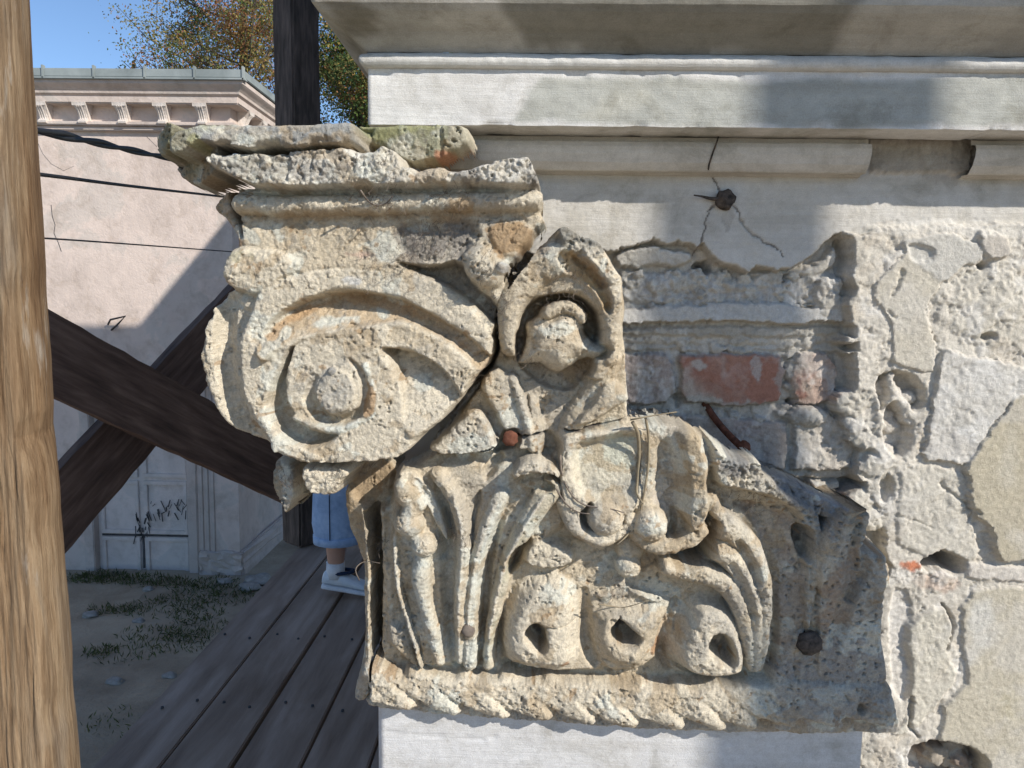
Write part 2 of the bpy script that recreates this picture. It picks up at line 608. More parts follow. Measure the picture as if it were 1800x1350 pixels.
def sweep(name, prof, x_right, colf, mat, x_left=None, dens=3.0, seed=1, amp=.5, ret=True, label=None, chips=()):
    """moulding: profile of (height mm, z mm) run along the wall and returned round the corner"""
    prof = np.array(prof, float)
    # resample the profile
    seg = np.linalg.norm(np.diff(prof, axis=0), axis=1)
    pts = [prof[0]]
    for i, L in enumerate(seg):
        k = max(1, int(L / dens))
        ts = [j / k for j in range(1, k + 1)]
        if L > 3: ts = sorted(set(ts + [.5 / L, 1 - .5 / L]))
        for t in ts:
            pts.append(prof[i] + (prof[i + 1] - prof[i]) * t)
    pr = np.array(pts)
    path = []
    if ret:
        for y in (1500, 600, 200, 60, 30, 15, 5):
            path.append(('s', y))
        path.append(('c', 0))
        x = XC + 2
        while x < min(x_right, 760):
            path.append(('f', x)); x += dens * 1.3
        path.append(('f', x_right))
    else:
        x = x_left
        while x < min(x_right, 760):
            path.append(('f', x)); x += dens * 1.3
        path.append(('f', x_right))
    rows = []
    for kind, v in path:
        h, z = pr[:, 0], pr[:, 1]
        if kind == 's': X, Y = XC - h, v - h * 0
        elif kind == 'c': X, Y = XC - h, -h
        else: X, Y = np.full(len(h), v) - h * np.clip(1 - (v - XC) / 60, 0, 1) * (1 if ret else 0), -h
        rows.append(np.stack([X, Y, z], 1))
    R = np.array(rows)
    nx, npf = R.shape[:2]
    nn = fbm(R[..., 0] * 1.0, R[..., 2] + R[..., 1] * .7, 40, seed, 4, .6) * amp * 2 + fbm(R[..., 0] * .5, R[..., 2] + R[..., 1] * .7, 7, seed + 9, 3, .6) * amp
    R[..., 1] -= nn
    R[..., 2] += .4 * nn
    for zc in chips:      # knocks along the arris
        wgt = np.exp(-((R[..., 2] - zc) / 4.0) ** 2)
        am = 2.4 * sm(.25, .55, fbm(R[..., 0], R[..., 2] * 0 + zc, 34, seed + 77, 4, .65)) + .8 * np.clip(fbm(R[..., 0], R[..., 2] * 0, 9, seed + 78, 3), 0, 1)
        R[..., 1] += am * wgt
        R[..., 2] += .6 * am * wgt
    C = np.array(colf(R[..., 0], R[..., 2], -R[..., 1]))
    idx = np.arange(nx * npf).reshape(nx, npf)
    q = np.stack([idx[:-1, :-1], idx[:-1, 1:], idx[1:, 1:], idx[1:, :-1]], -1).reshape(-1, 4)
    o = link(name, fast_mesh(name, R.reshape(-1, 3) / 1000, q, C.reshape(-1, 3)), mat, building)
    if label: o['label'] = label
    return o


def base_col(X, Z, c, v=.08, seed=300):
    n = fbm(X, Z, 120, seed, 5, .55)
    n2 = fbm(X, Z * 3, 30, seed + 7, 4, .6)
    k = 1 + v * n + v * .7 * n2
    return np.asarray(c)[None, None, :] * k[..., None]


def patch(C, X, Z, pts, col, alpha=1., soft=6, rag=10, seed=5, scale=25):
    pts = np.asarray(pts, float)
    d = np.full(X.shape, 1e9); c = np.zeros(X.shape, bool)
    for i in range(len(pts)):
        (ax, az), (bx, bz) = pts[i], pts[(i + 1) % len(pts)]
        ex, ez = bx - ax, bz - az
        t = np.clip(((X - ax) * ex + (Z - az) * ez) / (ex * ex + ez * ez + 1e-9), 0, 1)
        d = np.minimum(d, np.hypot(X - ax - t * ex, Z - az - t * ez))
        if abs(ez) > 1e-9: c ^= ((az > Z) != (bz > Z)) & (X < ex * (Z - az) / ez + ax)
    d = np.where(c, d, -d) + rag * fbm(X * .6, Z * 1.6, scale, seed, 4, .6)
    a = (alpha * sm(0, soft, d))[..., None]
    return C * (1 - a) + np.asarray(col) * a


def cyma_col(X, Z, H):
    C = base_col(X, Z, (.43, .41, .365), .22, 310)
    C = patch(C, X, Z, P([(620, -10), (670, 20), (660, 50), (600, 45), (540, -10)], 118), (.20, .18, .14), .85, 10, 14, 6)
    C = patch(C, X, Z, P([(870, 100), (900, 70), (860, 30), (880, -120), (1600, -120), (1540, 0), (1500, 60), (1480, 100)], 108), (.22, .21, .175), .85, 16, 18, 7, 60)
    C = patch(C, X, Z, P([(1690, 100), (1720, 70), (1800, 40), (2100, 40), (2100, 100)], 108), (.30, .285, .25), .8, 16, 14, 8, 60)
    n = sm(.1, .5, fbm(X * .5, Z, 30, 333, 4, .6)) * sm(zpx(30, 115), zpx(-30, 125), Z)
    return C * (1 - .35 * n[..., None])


def fascia_col(X, Z, H):
    C = base_col(X, Z, (.66, .65, .63), .08, 320)
    C = patch(C, X, Z, P([(955, 133), (925, 165), (890, 225), (2400, 228), (2400, 133)], 70), (.41, .415, .38), .95, 8, 10, 9, 40)
    C = patch(C, X, Z, P([(1000, 205), (1070, 160), (1130, 145), (1180, 165), (1120, 200), (1040, 222)], 70), (.52, .515, .46), .7, 14, 10, 12, 40)
    s = sm(.35, .42, np.sin(X * .035 - Z * .09 + 2 * fbm(X, Z, 90, 341, 3)) * .5 + .5) * sm(P([(1200, 180)], 70)[0][0], P([(1320, 180)], 70)[0][0], X)
    return C * (1 - .05 * s[..., None])


def ovolo_col(X, Z, H):
    C = base_col(X, Z, (.58, .55, .50), .07, 350)
    a = sm(24, 8, H)[..., None] * 0
    return C


XR = 2600
cy = [(-95, 133), (-60, 133), (-30, 132), (0, 127), (15, 120), (30, 111), (42, 103), (55, 94), (65, 88), (75, 82), (85, 76), (94, 71)]
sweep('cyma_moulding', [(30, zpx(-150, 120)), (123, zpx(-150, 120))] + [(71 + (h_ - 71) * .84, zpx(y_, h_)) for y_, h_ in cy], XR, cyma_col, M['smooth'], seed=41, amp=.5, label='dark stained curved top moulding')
bead = [(70, zpx(94.5, 71))] + [(70.5 + 8 * math.cos(a), zpx(107, 76) + 7.6 * math.sin(a)) for a in np.linspace(math.pi * .5, -math.pi * .5, 9)] + [(69.5, zpx(120, 70))]
sweep('bead_moulding', bead, XR, lambda X, Z, H: base_col(X, Z, (.60, .59, .56), .1, 360), M['smooth'], seed=43, amp=.6, dens=2.0, chips=(zpx(107, 76),))
sweep('fascia', [(69.5, zpx(120.3, 70)), (70, zpx(133, 70)), (70, zpx(222, 70)), (22, zpx(223, 70))], XR, fascia_col, M['smooth'], seed=45, amp=.6, chips=(zpx(222, 70), zpx(134, 70)), label='flat plaster band, white at the left and grey green at the right')
zt = zpx(222, 70)
oprof = [(22, zt - 1), (23, zpx(246, 30)), (32, zpx(248, 32)), (34, zpx(256, 34)), (33, zpx(268, 33)), (29, zpx(284, 29)), (22, zpx(297, 22)), (20, zpx(300, 20)), (7, zpx(301, 12)), (5, zpx(306, 5)), (0.5, zpx(307, 2)), (-6, zpx(312, 0))]
xg0, xg1 = P([(1530, 270)], 30)[0][0], P([(1712, 270)], 30)[0][0]
sweep('ovolo_moulding', oprof, xg0, ovolo_col, M['smooth'], seed=47, amp=.5, dens=2.6, chips=(zpx(300, 20),))
sweep('ovolo_moulding', oprof, XR, ovolo_col, M['smooth'], x_left=xg1, ret=False, seed=48, amp=.45, dens=2.6)

# ---- broken wall face under the cornice: one relief surface split into plaster coats and bricks
WMAIN, WCOAT1, WCOAT2, WCOAT3, WCOAT4, WB1, WB2, WB3, WB4, WB5, WLEDGE, WB6, WB7 = range(1, 14)
G = Field(XC, 780, -620, zt + 4, 1.6, 8.0, warp=3.0, seed=61)
G.mask[:] = True
G.id[:] = WMAIN
G.C[:] = (.56, .535, .485)
G.rough[:] = 2.0
# scratch coat at right; smooth frieze on top
frieze = [(500, 200), (2300, 200), (2300, 402), (1800, 396), (1700, 400), (1600, 402), (1530, 408), (1504, 415), (1498, 413), (1470, 414), (1452, 428), (1432, 452), (1405, 468), (1368, 479), (1350, 471), (1330, 471), (1315, 481), (1296, 470),
          (1270, 465), (1250, 455), (1236, 430), (1226, 440), (1214, 432), (1195, 428), (1175, 433), (1150, 423), (1130, 432), (1100, 440), (1060, 445), (500, 450)]
# hollow of the lost pilaster top
G.put([(560, 430), (1480, 400), (1500, 412), (1496, 470), (1488, 560), (1480, 620), (1478, 700), (1490, 800), (1540, 900), (1560, 1000), (560, 1000)], -30, edge=5, pid=WMAIN, col=(.52, .49, .44), smooth=False, rough=2.2)
G.put([(1480, 400), (1600, 380), (1900, 380), (2300, 400), (2300, 1600), (1500, 1600), (1530, 1300), (1560, 1000), (1545, 900), (1508, 850), (1492, 800), (1504, 770), (1480, 735), (1490, 700), (1474, 660), (1488, 630), (1480, 600), (1496, 575), (1488, 540), (1502, 510), (1488, 480), (1500, 450)], 9, edge=4, pid=WMAIN, col=(.58, .55, .495), smooth=False, rough=2.0)
# lumps of mortar above the ledge
G.put([(1080, 470), (1160, 480), (1230, 470), (1300, 490), (1400, 478), (1460, 470), (1484, 500), (1484, 545), (1080, 545)], -20, edge=8, pid=WMAIN, col=(.52, .51, .49), rough=4.0)
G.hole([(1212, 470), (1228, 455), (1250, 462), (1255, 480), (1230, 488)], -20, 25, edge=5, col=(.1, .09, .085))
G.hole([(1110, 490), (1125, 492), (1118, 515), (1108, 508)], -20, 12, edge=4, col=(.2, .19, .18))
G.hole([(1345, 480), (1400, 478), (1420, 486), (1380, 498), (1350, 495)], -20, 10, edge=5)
# surviving fillet with its straight lower arris
G.put([(1060, 545), (1200, 535), (1300, 530), (1400, 535), (1486, 540), (1488, 568), (1380, 572), (1300, 568), (1060, 571)], -8, edge=3, gz=-.25, pid=WLEDGE, col=(.55, .545, .53), smooth=False, rough=.8)
G.put([(1060, 574), (1488, 572), (1486, 592), (1300, 596), (1060, 590)], -22, edge=4, pid=WMAIN, col=(.40, .38, .34), rough=1.6, smooth=False)
G.put([(1060, 596), (1300, 602), (1486, 596), (1486, 612), (1060, 616)], -34, edge=5, pid=WMAIN, col=(.45, .43, .39), rough=1.4, smooth=False)
# bricks
def brick(pts, h, pid, col, rough=1.0, **k):
    G.put(pts, h, edge=4, pid=pid, col=col, smooth=False, rough=rough, **k)
G.put([(1060, 612), (1480, 612), (1480, 740), (1060, 745)], -37, edge=3, pid=WMAIN, col=(.51, .48, .44), smooth=False)
brick([(1020, 622), (1175, 620), (1186, 640), (1188, 690), (1170, 712), (1020, 716)], -22, WB1, (.43, .37, .34), 2.0)
brick([(1194, 622), (1280, 618), (1372, 622), (1382, 660), (1374, 708), (1300, 716), (1205, 712), (1190, 690)], -20, WB2, (.38, .19, .14), .9)
brick([(1395, 618), (1452, 614), (1470, 640), (1472, 700), (1440, 714), (1394, 712), (1388, 660)], -19, WB3, (.43, .33, .28), 1.8)
brick([(1020, 738), (1240, 728), (1385, 740), (1382, 828), (1280, 830), (1020, 826)], -24, WB4, (.39, .33, .305), 1.4)
brick([(1392, 720), (1440, 716), (1500, 745), (1505, 790), (1495, 830), (1390, 828)], -14, WB5, (.48, .445, .40), 2.2)
brick([(1440, 868), (1520, 862), (1540, 900), (1500, 925), (1440, 920)], -10, WB6, (.40, .28, .21), 1.6)
G.put([(1350, 830), (1490, 832), (1490, 858), (1350, 855)], -48, edge=4, pid=WMAIN, col=(.26, .24, .22), smooth=False)
G.put([(1420, 842), (1475, 840), (1478, 862), (1425, 866)], -22, edge=4, pid=WMAIN, col=(.52, .49, .43), smooth=False)
G.tint([(1200, 630), (1240, 628), (1250, 650), (1215, 660)], -20, (.5, .47, .44), .8, 4, 8, 70)
G.tint([(1315, 625), (1335, 625), (1335, 670), (1322, 672)], -20, (.5, .47, .45), .7, 4, 7, 71)
G.tint([(1190, 690), (1300, 705), (1375, 700), (1370, 720), (1200, 720)], -20, (.42, .40, .37), .8, 4, 8, 72)
G.tint([(1360, 620), (1385, 640), (1380, 700), (1360, 690)], -20, (.42, .38, .35), .7, 4, 8, 73)
G.tint([(1400, 625), (1440, 622), (1440, 660), (1410, 668)], -19, (.40, .25, .2), .6, 5, 8, 74)
G.tint([(1395, 670), (1405, 660), (1420, 700), (1395, 710)], -19, (.26, .13, .1), .8, 4, 5, 75)
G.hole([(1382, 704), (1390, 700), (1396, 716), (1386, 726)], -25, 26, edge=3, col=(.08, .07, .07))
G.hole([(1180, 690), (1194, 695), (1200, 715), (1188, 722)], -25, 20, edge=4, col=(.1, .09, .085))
G.ball(1430, 735, 2, 26, 14, pid=WMAIN, flat=.9, col=(.52, .50, .46))
# step face beside the hollow (edge of old pilaster) and ragged cavities
G.hole([(1476, 420), (1500, 418), (1500, 470), (1488, 500), (1478, 470)], 0, 12, edge=4)
G.hole([(1534, 672), (1555, 650), (1600, 652), (1628, 690), (1626, 720), (1606, 725), (1590, 700), (1566, 690), (1552, 730), (1545, 700)], 9, 26, edge=6, col=(.40, .37, .33))
G.hole([(1552, 720), (1570, 700), (1590, 720), (1610, 745), (1605, 790), (1580, 810), (1560, 790), (1550, 760)], 9, 24, edge=7, col=(.38, .35, .31))
G.ridge([(1566, 665), (1572, 690), (1590, 720), (1600, 740)], [6, 8, 8, 6], 7, rise=8, col=(.56, .53, .48))
G.put([(1490, 690), (1535, 680), (1550, 720), (1545, 780), (1510, 780), (1485, 740)], 6, edge=10, pid=WMAIN, col=(.54, .51, .46), rough=2.6)
G.hole([(1500, 790), (1540, 785), (1550, 830), (1520, 850), (1498, 830)], 4, 14, edge=7)
G.hole([(1545, 840), (1560, 825), (1572, 850), (1562, 890), (1548, 880)], 8, 14, edge=5)
# coat 1: beige smooth patch upper right
G.put([(1532, 520), (1552, 545), (1566, 575), (1566, 635), (1575, 645), (1640, 658), (1648, 630), (1642, 590), (1628, 545), (1650, 510), (1680, 470), (1690, 440), (1650, 420), (1600, 440), (1570, 470), (1545, 490)], 12.5, edge=2.5, pid=WCOAT1, col=(.53, .50, .435), rough=.7)
G.put([(1580, 420), (1640, 405), (1720, 420), (1740, 455), (1700, 470), (1660, 500), (1630, 480), (1600, 460)], 13.5, edge=4, pid=WCOAT1, col=(.52, .51, .48), rough=.6)
G.hole([(1600, 425), (1640, 430), (1648, 440), (1640, 458), (1610, 462), (1598, 445)], 15, 5, edge=4)
G.put([(1715, 400), (1755, 400), (1790, 440), (1770, 460), (1730, 455)], 16, edge=4, pid=WMAIN, col=(.50, .47, .43), rough=.8)
# crumbling zone at the far right
G.put([(1690, 470), (1740, 460), (1900, 450), (1900, 610), (1800, 630), (1690, 600), (1660, 560), (1675, 510)], 11, edge=10, pid=WMAIN, rough=2.5, col=(.57, .545, .49))
G.hole([(1715, 462), (1735, 458), (1745, 470), (1725, 478)], 13, 14, edge=4, col=(.3, .28, .26))
G.hole([(1722, 595), (1740, 585), (1758, 595), (1740, 604)], 12, 14, edge=4, col=(.3, .28, .26))
# coat 2: the white triangular patch; coat 3 and 4: ochre render
G.put([(1664, 610), (1695, 622), (1760, 634), (1815, 650), (1830, 700), (1780, 700), (1750, 745), (1720, 790), (1698, 822), (1660, 812), (1618, 808), (1632, 770), (1636, 720), (1642, 690), (1650, 650)], 16.5, edge=2.5, gx=.02, pid=WCOAT2, col=(.62, .615, .60), rough=1.3)
G.put([(1698, 818), (1722, 786), (1752, 742), (1780, 700), (1830, 690), (2300, 680), (2300, 992), (1764, 990), (1752, 960), (1745, 930), (1718, 910), (1704, 880), (1702, 845)], 20, edge=2.5, pid=WCOAT3, col=(.47, .43, .34), rough=.6, smooth=False)
G.put([(1600, 812), (1660, 820), (1700, 830), (1700, 900), (1720, 930), (1730, 985), (1690, 990), (1600, 975), (1568, 950), (1580, 880), (1578, 830)], 12, edge=4, pid=WMAIN, col=(.56, .535, .48), rough=1.4)
G.groove([(1575, 908), (1612, 914), (1645, 928)], 15, 1.5, 2.5)
G.groove([(1655, 850), (1672, 870), (1690, 880), (1715, 900)], 15, [3, 2, 2, 4], 4)
G.put([(1700, 985), (1760, 992), (2300, 996), (2300, 1030), (1760, 1026), (1700, 1020)], 13, edge=5, pid=WMAIN, col=(.60, .57, .53), rough=.9, smooth=False)
G.put([(1690, 1068), (1712, 1040), (1760, 1030), (2300, 1034), (2300, 1700), (1620, 1700), (1650, 1290), (1660, 1240), (1700, 1200), (1690, 1140)], 13.5, edge=4, pid=WCOAT4, col=(.50, .465, .385), rough=.7, smooth=False)
G.tint([(1700, 1060), (1760, 1040), (1780, 1110), (1720, 1180), (1690, 1260), (1660, 1290), (1690, 1150)], 22, (.58, .58, .56), .8, 20, 18, 76, 40)
G.tint([(1750, 1210), (1810, 1210), (1810, 1300), (1760, 1290)], 22, (.42, .375, .24), .7, 20, 16, 77, 40)
G.tint([(1750, 780), (1800, 740), (1810, 860), (1760, 880)], 29, (.51, .485, .42), .6, 20, 16, 78, 40)
G.put([(1560, 1030), (1600, 1030), (1606, 1080), (1590, 1110), (1598, 1150), (1602, 1190), (1590, 1230), (1575, 1235), (1560, 1200)], 4, edge=5, pid=WMAIN, col=(.62, .60, .57), rough=1.6)
G.put([(1606, 1085), (1660, 1060), (1676, 1085), (1682, 1120), (1672, 1160), (1690, 1190), (1650, 1240), (1605, 1290), (1560, 1300), (1590, 1270), (1600, 1220), (1605, 1170), (1595, 1125)], 13, edge=4, pid=WMAIN, col=(.57, .545, .48), rough=1.3)
G.groove([(1665, 1064), (1678, 1090), (1683, 1115), (1674, 1150)], 19, [2.5, 3, 2.5, 2], 8, col=(.3, .28, .25), calpha=.6)
G.groove([(1608, 1230), (1600, 1262), (1604, 1285), (1622, 1305)], 19, [2, 3, 2.5, 2], 7, col=(.3, .28, .25), calpha=.6)
# put-log holes
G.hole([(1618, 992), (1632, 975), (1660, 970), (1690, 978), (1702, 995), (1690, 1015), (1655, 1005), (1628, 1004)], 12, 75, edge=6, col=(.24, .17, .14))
G.tint([(1580, 985), (1618, 985), (1628, 1010), (1585, 1008)], 12, (.52, .17, .08), .9, 4, 6, 79)
G.tint([(1600, 1005), (1700, 1005), (1690, 1050), (1610, 1040)], 12, (.56, .44, .37), .7, 8, 10, 80)
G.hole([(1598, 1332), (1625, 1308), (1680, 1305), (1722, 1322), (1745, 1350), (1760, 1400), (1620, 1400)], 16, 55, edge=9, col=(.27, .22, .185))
G.put([(1665, 1330), (1700, 1320), (1720, 1345), (1700, 1360), (1670, 1350)], -5, edge=8, pid=WMAIN, rough=3)
# smooth frieze last, with its ragged curling lip
G.put(frieze, 0.0, edge=3, pid=WCOAT4 + 20, col=(.585, .575, .555), smooth=False, rough=.25)
G.put([(1080, 440), (1130, 434), (1152, 426), (1175, 436), (1214, 436), (1222, 455), (1190, 474), (1150, 468), (1120, 478), (1080, 466)], -10, edge=5, gz=.3, pid=WMAIN, col=(.56, .54, .50), rough=1.2)
G.put([(1300, 478), (1350, 474), (1400, 472), (1440, 456), (1470, 425), (1478, 470), (1440, 490), (1390, 486), (1340, 492)], -13, edge=6, gz=.3, pid=WMAIN, col=(.54, .52, .48), rough=2.0)
rl = random.Random(31)
def lumps(n, x0, x1, y0, y1, h0, h1, r0_, r1_, col):
    for _ in range(n):
        r_ = rl.uniform(r0_, r1_)
        k_ = rl.uniform(.8, 1.1)
        G.ball(rl.uniform(x0, x1), rl.uniform(y0, y1), rl.uniform(h0, h1), r_, r_ * rl.uniform(.6, 1.0), flat=rl.uniform(.25, .6), pid=WMAIN, col=tuple(c * k_ for c in col))
lumps(70, 1085, 1480, 482, 540, -22, -14, 4, 12, (.53, .51, .465))
lumps(14, 1440, 1482, 480, 560, -16, -4, 6, 14, (.52, .50, .46))
lumps(12, 1485, 1560, 690, 960, 8, 11, 10, 24, (.54, .515, .46))
lumps(10, 1540, 1630, 660, 800, -14, -2, 6, 15, (.48, .45, .41))
lumps(26, 1070, 1480, 588, 616, -30, -24, 4, 9, (.46, .44, .40))
lumps(16, 1185, 1480, 716, 740, -32, -24, 4, 10, (.46, .44, .41))
lumps(14, 1380, 1400, 620, 720, -30, -20, 4, 9, (.46, .44, .41))
lumps(14, 1630, 1720, 1310, 1350, -30, -8, 6, 16, (.36, .32, .27))
G.put([(1500, 395), (1600, 385), (1820, 385), (2300, 385), (2300, 420), (1800, 425), (1690, 415), (1560, 420)], 8, edge=16, pid=WMAIN, rough=1.3, col=(.60, .58, .54))
# lost length of ovolo: stained rough backing
G.put([(1525, 225), (1720, 225), (1712, 306), (1532, 304)], 6, edge=4, pid=WCOAT4 + 20, col=(.42, .40, .37), smooth=False, rough=1.2)
for k in range(16):
    rx = 1545 + k * 11
    G.tint([(rx, 228), (rx + 8 + 6 * (k % 3), 228), (rx + 7, 250 + (k * 37) % 60), (rx + 3, 252 + (k * 37) % 60)], 6, (.27, .25, .23), .55, 4, 4, 90 + k, 9)
G.tint([(1600, 300), (1700, 300), (1690, 335), (1640, 330)], 2, (.42, .40, .38), .6, 8, 10, 110)
# cracks round the iron stud
crk = dict(col=(.22, .20, .185))
G.groove([(1262, 232), (1258, 258), (1248, 285), (1245, 302), (1255, 322), (1268, 342)], 0, 1.25, 2.2, **crk)
G.groove([(1256, 364), (1240, 382), (1236, 405), (1230, 428), (1224, 445)], 0, 1.25, 2.2, **crk)
G.groove([(1284, 362), (1300, 380), (1312, 402), (1332, 422), (1360, 436), (1380, 452)], 0, 1.25, 2.2, **crk)
G.tint([(1270, 370), (1290, 365), (1292, 390), (1278, 415), (1272, 400)], 0, (.36, .34, .32), .6, 3, 5, 112, 6)
G.groove([(1566, 520), (1578, 500), (1588, 478)], 12, 3, 4)
G.groove([(1560, 545), (1572, 560)], 12, 2, 3)

G.H = np.where(G.H < -5, -5 + (G.H + 5) * .72, G.H)
g1 = fbm(G.X, G.Z, 34, 401, 4, .55)
g2 = fbm(G.X, G.Z, 10, 431, 3, .6)
g3 = fbm(G.X, G.Z, 4, 451, 2, .6)
G.H += G.rough * (.8 * g1 + .6 * g2) + (.4 + .5 * G.rough) * .7 * g3 + np.clip(G.rough - 1.4, 0, 2.4) * 1.5 * fbm(G.X, G.Z, 30, 475, 5, .85) - np.clip(G.rough - 1.6, 0, 3) * .8 * sm(.15, 0, np.abs(fbm(G.X, G.Z, 26, 471, 3, .6)))
G.speckle((.57, .55, .51), 60, .05, .55, 551, .3)
G.speckle((.42, .39, .33), 90, .15, .35, 552, .3)
ra = np.clip(G.rough - .5, 0, 1.5) / 1.5
wl1, wl2 = sm(.05, .08, fbm(G.X, G.Z, 60, 561, 6, .65)), sm(.2, .23, fbm(G.X, G.Z, 26, 571, 6, .65))
G.H += ra * (1.6 * wl1 - 2.0 * wl2)
G.C *= (1 + ra * (.06 * wl1 - .10 * wl2))[..., None]
G.speckle((.64, .63, .61), 30, .12, .55, 501, .2, ra)
G.speckle((.45, .43, .39), 24, .22, .5, 511, .2, ra)
G.speckle((.50, .44, .36), 55, .2, .4, 521, .2, ra)
G.speckle((.30, .28, .26), 5, .45, .35, 531, .15, ra)
kk = (1 + .05 * fbm(G.X, G.Z * 2.2, 90, 541, 4))[..., None]
G.C *= .95 * kk * np.array([1.02, 1.0, .96])
WN = {WMAIN: 'rough_plaster', WCOAT1: 'plaster_patch', WCOAT2: 'plaster_patch', WCOAT3: 'plaster_patch', WCOAT4: 'plaster_patch', WB1: 'brick', WB2: 'brick', WB3: 'brick', WB4: 'brick', WB5: 'brick', WB6: 'brick',
      WLEDGE: 'plaster_ledge', WCOAT4 + 20: 'frieze'}
WL = {WCOAT2: 'white triangular patch of top coat', WCOAT1: 'smooth beige patch of top coat', WCOAT3: 'smooth ochre render at the right edge', WCOAT4: 'pale ochre render at the lower right', WB2: 'bare red brick end',
      WB1: 'brick smeared with grey mortar', WCOAT4 + 20: 'smooth white frieze with cracks and a ragged lower edge'}
# skirts only at the outer border, to 60 mm behind
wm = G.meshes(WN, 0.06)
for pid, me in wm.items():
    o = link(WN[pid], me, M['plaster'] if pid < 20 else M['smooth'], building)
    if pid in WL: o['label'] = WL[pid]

# iron stud and nail
def lump(name, px, py, h, r, mat, parent, label, seed, sq=1.0):
    bm = bmesh.new()
    bmesh.ops.create_icosphere(bm, subdivisions=3, radius=r)
    x, z = P([(px, py)], h)[0]
    rng = np.random.default_rng(seed)
    for v in bm.verts:
        c = np.array(v.co) / r
        k = 1 + .12 * math.sin(5 * c[0] + seed) * math.sin(4 * c[2] + 1) + .1 * math.sin(9 * c[1] + 3 * c[0]) + rng.uniform(-.04, .04)
        v.co = Vector((v.co.x * k, v.co.y * k * sq, v.co.z * k)) + Vector((x / 1000, -h / 1000, z / 1000))
    o = link(name, bm_mesh(name, bm, True), mat, parent)
    o['label'] = label
    return o


lump('iron_stud', 1274, 351, 4, .0115, M['darkbolt'], building, 'corroded iron stud in the white frieze', 3, .8)
def wire(name, pts, r, mat, parent, label=None):
    v = chaikin3(np.array([[P([(a, b)], h)[0][0] / 1000, -h / 1000, P([(a, b)], h)[0][1] / 1000] for a, b, h in pts]))
    o = link(name, tube_mesh(name, [Vector(q) for q in v], r if hasattr(r, '__len__') and len(r) == len(v) else [(r[0] + (r[1] - r[0]) * i / (len(v) - 1)) for i in range(len(v))], 7), mat, parent)
    if label: o['label'] = label
    return o


wire('stud_wire', [(1268, 350, 6), (1248, 349, 5), (1234, 345, 8), (1220, 343, 12)], (.0025, .0009), M['darkbolt'], building, 'short wire stub pointing left from the iron stud')
wire('hairline_crack', [(1263, 240, 25), (1261, 247, 34), (1258, 256, 35.2), (1254, 266, 34.6), (1250, 278, 32.5), (1246, 290, 28), (1245, 298, 22)], (.0009, .0011), M['darkbolt'], building)
nail = empty('rusty_nail', tuple(W(1245, 722, .02)), label='long rusty nail sticking out of the brick joint by the red brick', cat='nail')
wire('shank', [(1238, 708, -28), (1262, 744, -10), (1288, 772, 12), (1304, 786, 26)], (.0042, .0046), M['rust'], nail)
lump('nail_head', 1308, 786, 30, .0075, M['rust'], nail, 'knobbly rusted nail head', 5)

# shaft of the pilaster
sl, sr = P([(664, 1300)], 58)[0][0], P([(1516, 1320)], 58)[0][0]
stop = P([(1000, 1270)], 58)[0][1]
S = Field(sl, sr, stop - 640, stop + 30, 3.0, 58.0, warp=.5)
S.mask[:] = True
S.id[:] = 1
S.C[:] = (.60, .60, .60)
S.H += -3.0 * sm(8, 0, S.X - sl) ** 2 * 2 + .5 * fbm(S.X, S.Z, 60, 601, 4) + .25 * fbm(S.X, S.Z, 9, 602, 3)
S.groove([(665, 1285), (720, 1292), (780, 1296), (840, 1300), (870, 1297)], 58, 1.6, 2.0)
S.speckle((.57, .56, .54), 50, .15, .5, 611, .25)
S.speckle((.40, .38, .36), 8, .5, .5, 612, .1)
link('pilaster_shaft', S.meshes({1: 'pilaster_shaft'}, 0.02)[1], M['smooth'], building)

# bulk of the building behind and beside (two unseen pieces added to cast shade)
M['bulk'] = plain_mat('building_render', [(0.3, (.40, .38, .35)), (0.7, (.58, .55, .5))], 3, .9, 40, .3, .004)
box('wall_body', .779, 2.6, -.010, .4, -3.3, zt / 1000 + .003, M['bulk'], building)
box('wall_foot', XC / 1000, .778, .0, .4, -3.3, -.619, M['bulk'], building)
box('wall_body', sl / 1000 + .004, 2.6, .061, 8.6, -3.3, .16, M['bulk'], building)
box('shade_block', -.10, 2.6, .12, 4.2, .163, 2.3, M['bulk'], building)  # unseen block added to keep the brace boards in shade
box('cornice_backing', XC / 1000 + .02, 2.6, -.03, .119, zt / 1000 + .006, .36, M['bulk'], building)
bm = bmesh.new()
outl = [(.45, .1), (.45, 5.4), (2.3, 5.4), (2.85, 4.95), (3.65, 4.13), (4.47, 4.5), (6.2, 5.3), (8.6, 5.3), (8.6, .1)]  # unseen outline shaped to cast the notched shadow on the far house
f = [[bm.verts.new((x, y, z)) for y, z in outl] for x in (1.0, 1.3)]
bm.faces.new(f[0]); bm.faces.new(f[1][::-1])
for i in range(len(outl)):
    bm.faces.new((f[0][i], f[0][(i + 1) % len(outl)], f[1][(i + 1) % len(outl)], f[1][i]))
link('shadow_wall', bm_mesh('shadow_wall', bm), M['bulk'], building)
# ------------------------------------------------------------------ the carved capital (one relief surface, split into its parts)
CREAM, LIGHT, OCHRE = (.50, .43, .32), (.58, .52, .41), (.33, .215, .115)
PALE, GREY, DARK = (.60, .61, .54), (.27, .265, .25), (.085, .08, .075)
LICHEN, SOOT, PINK = (.36, .35, .19), (.17, .165, .16), (.48, .30, .24)
ABA, VOL, EYE, SIDE, HOOD, BUD, STALK, HEL, HEL2, LEAFA, ROS1, ROS2, ROS3, BERRY, FROND, BASE, BELL, BOSS, SLAB, FAN, LEAFB, RUBBLE, SIDE2, BERRY2, STALK2, STALK3, SCEYE, SCEYE2, SLAB2 = range(1, 30)

F = Field(-385, 455, -530, 205, 1.15, 40.0, warp=1.1)
F.C[:] = CREAM

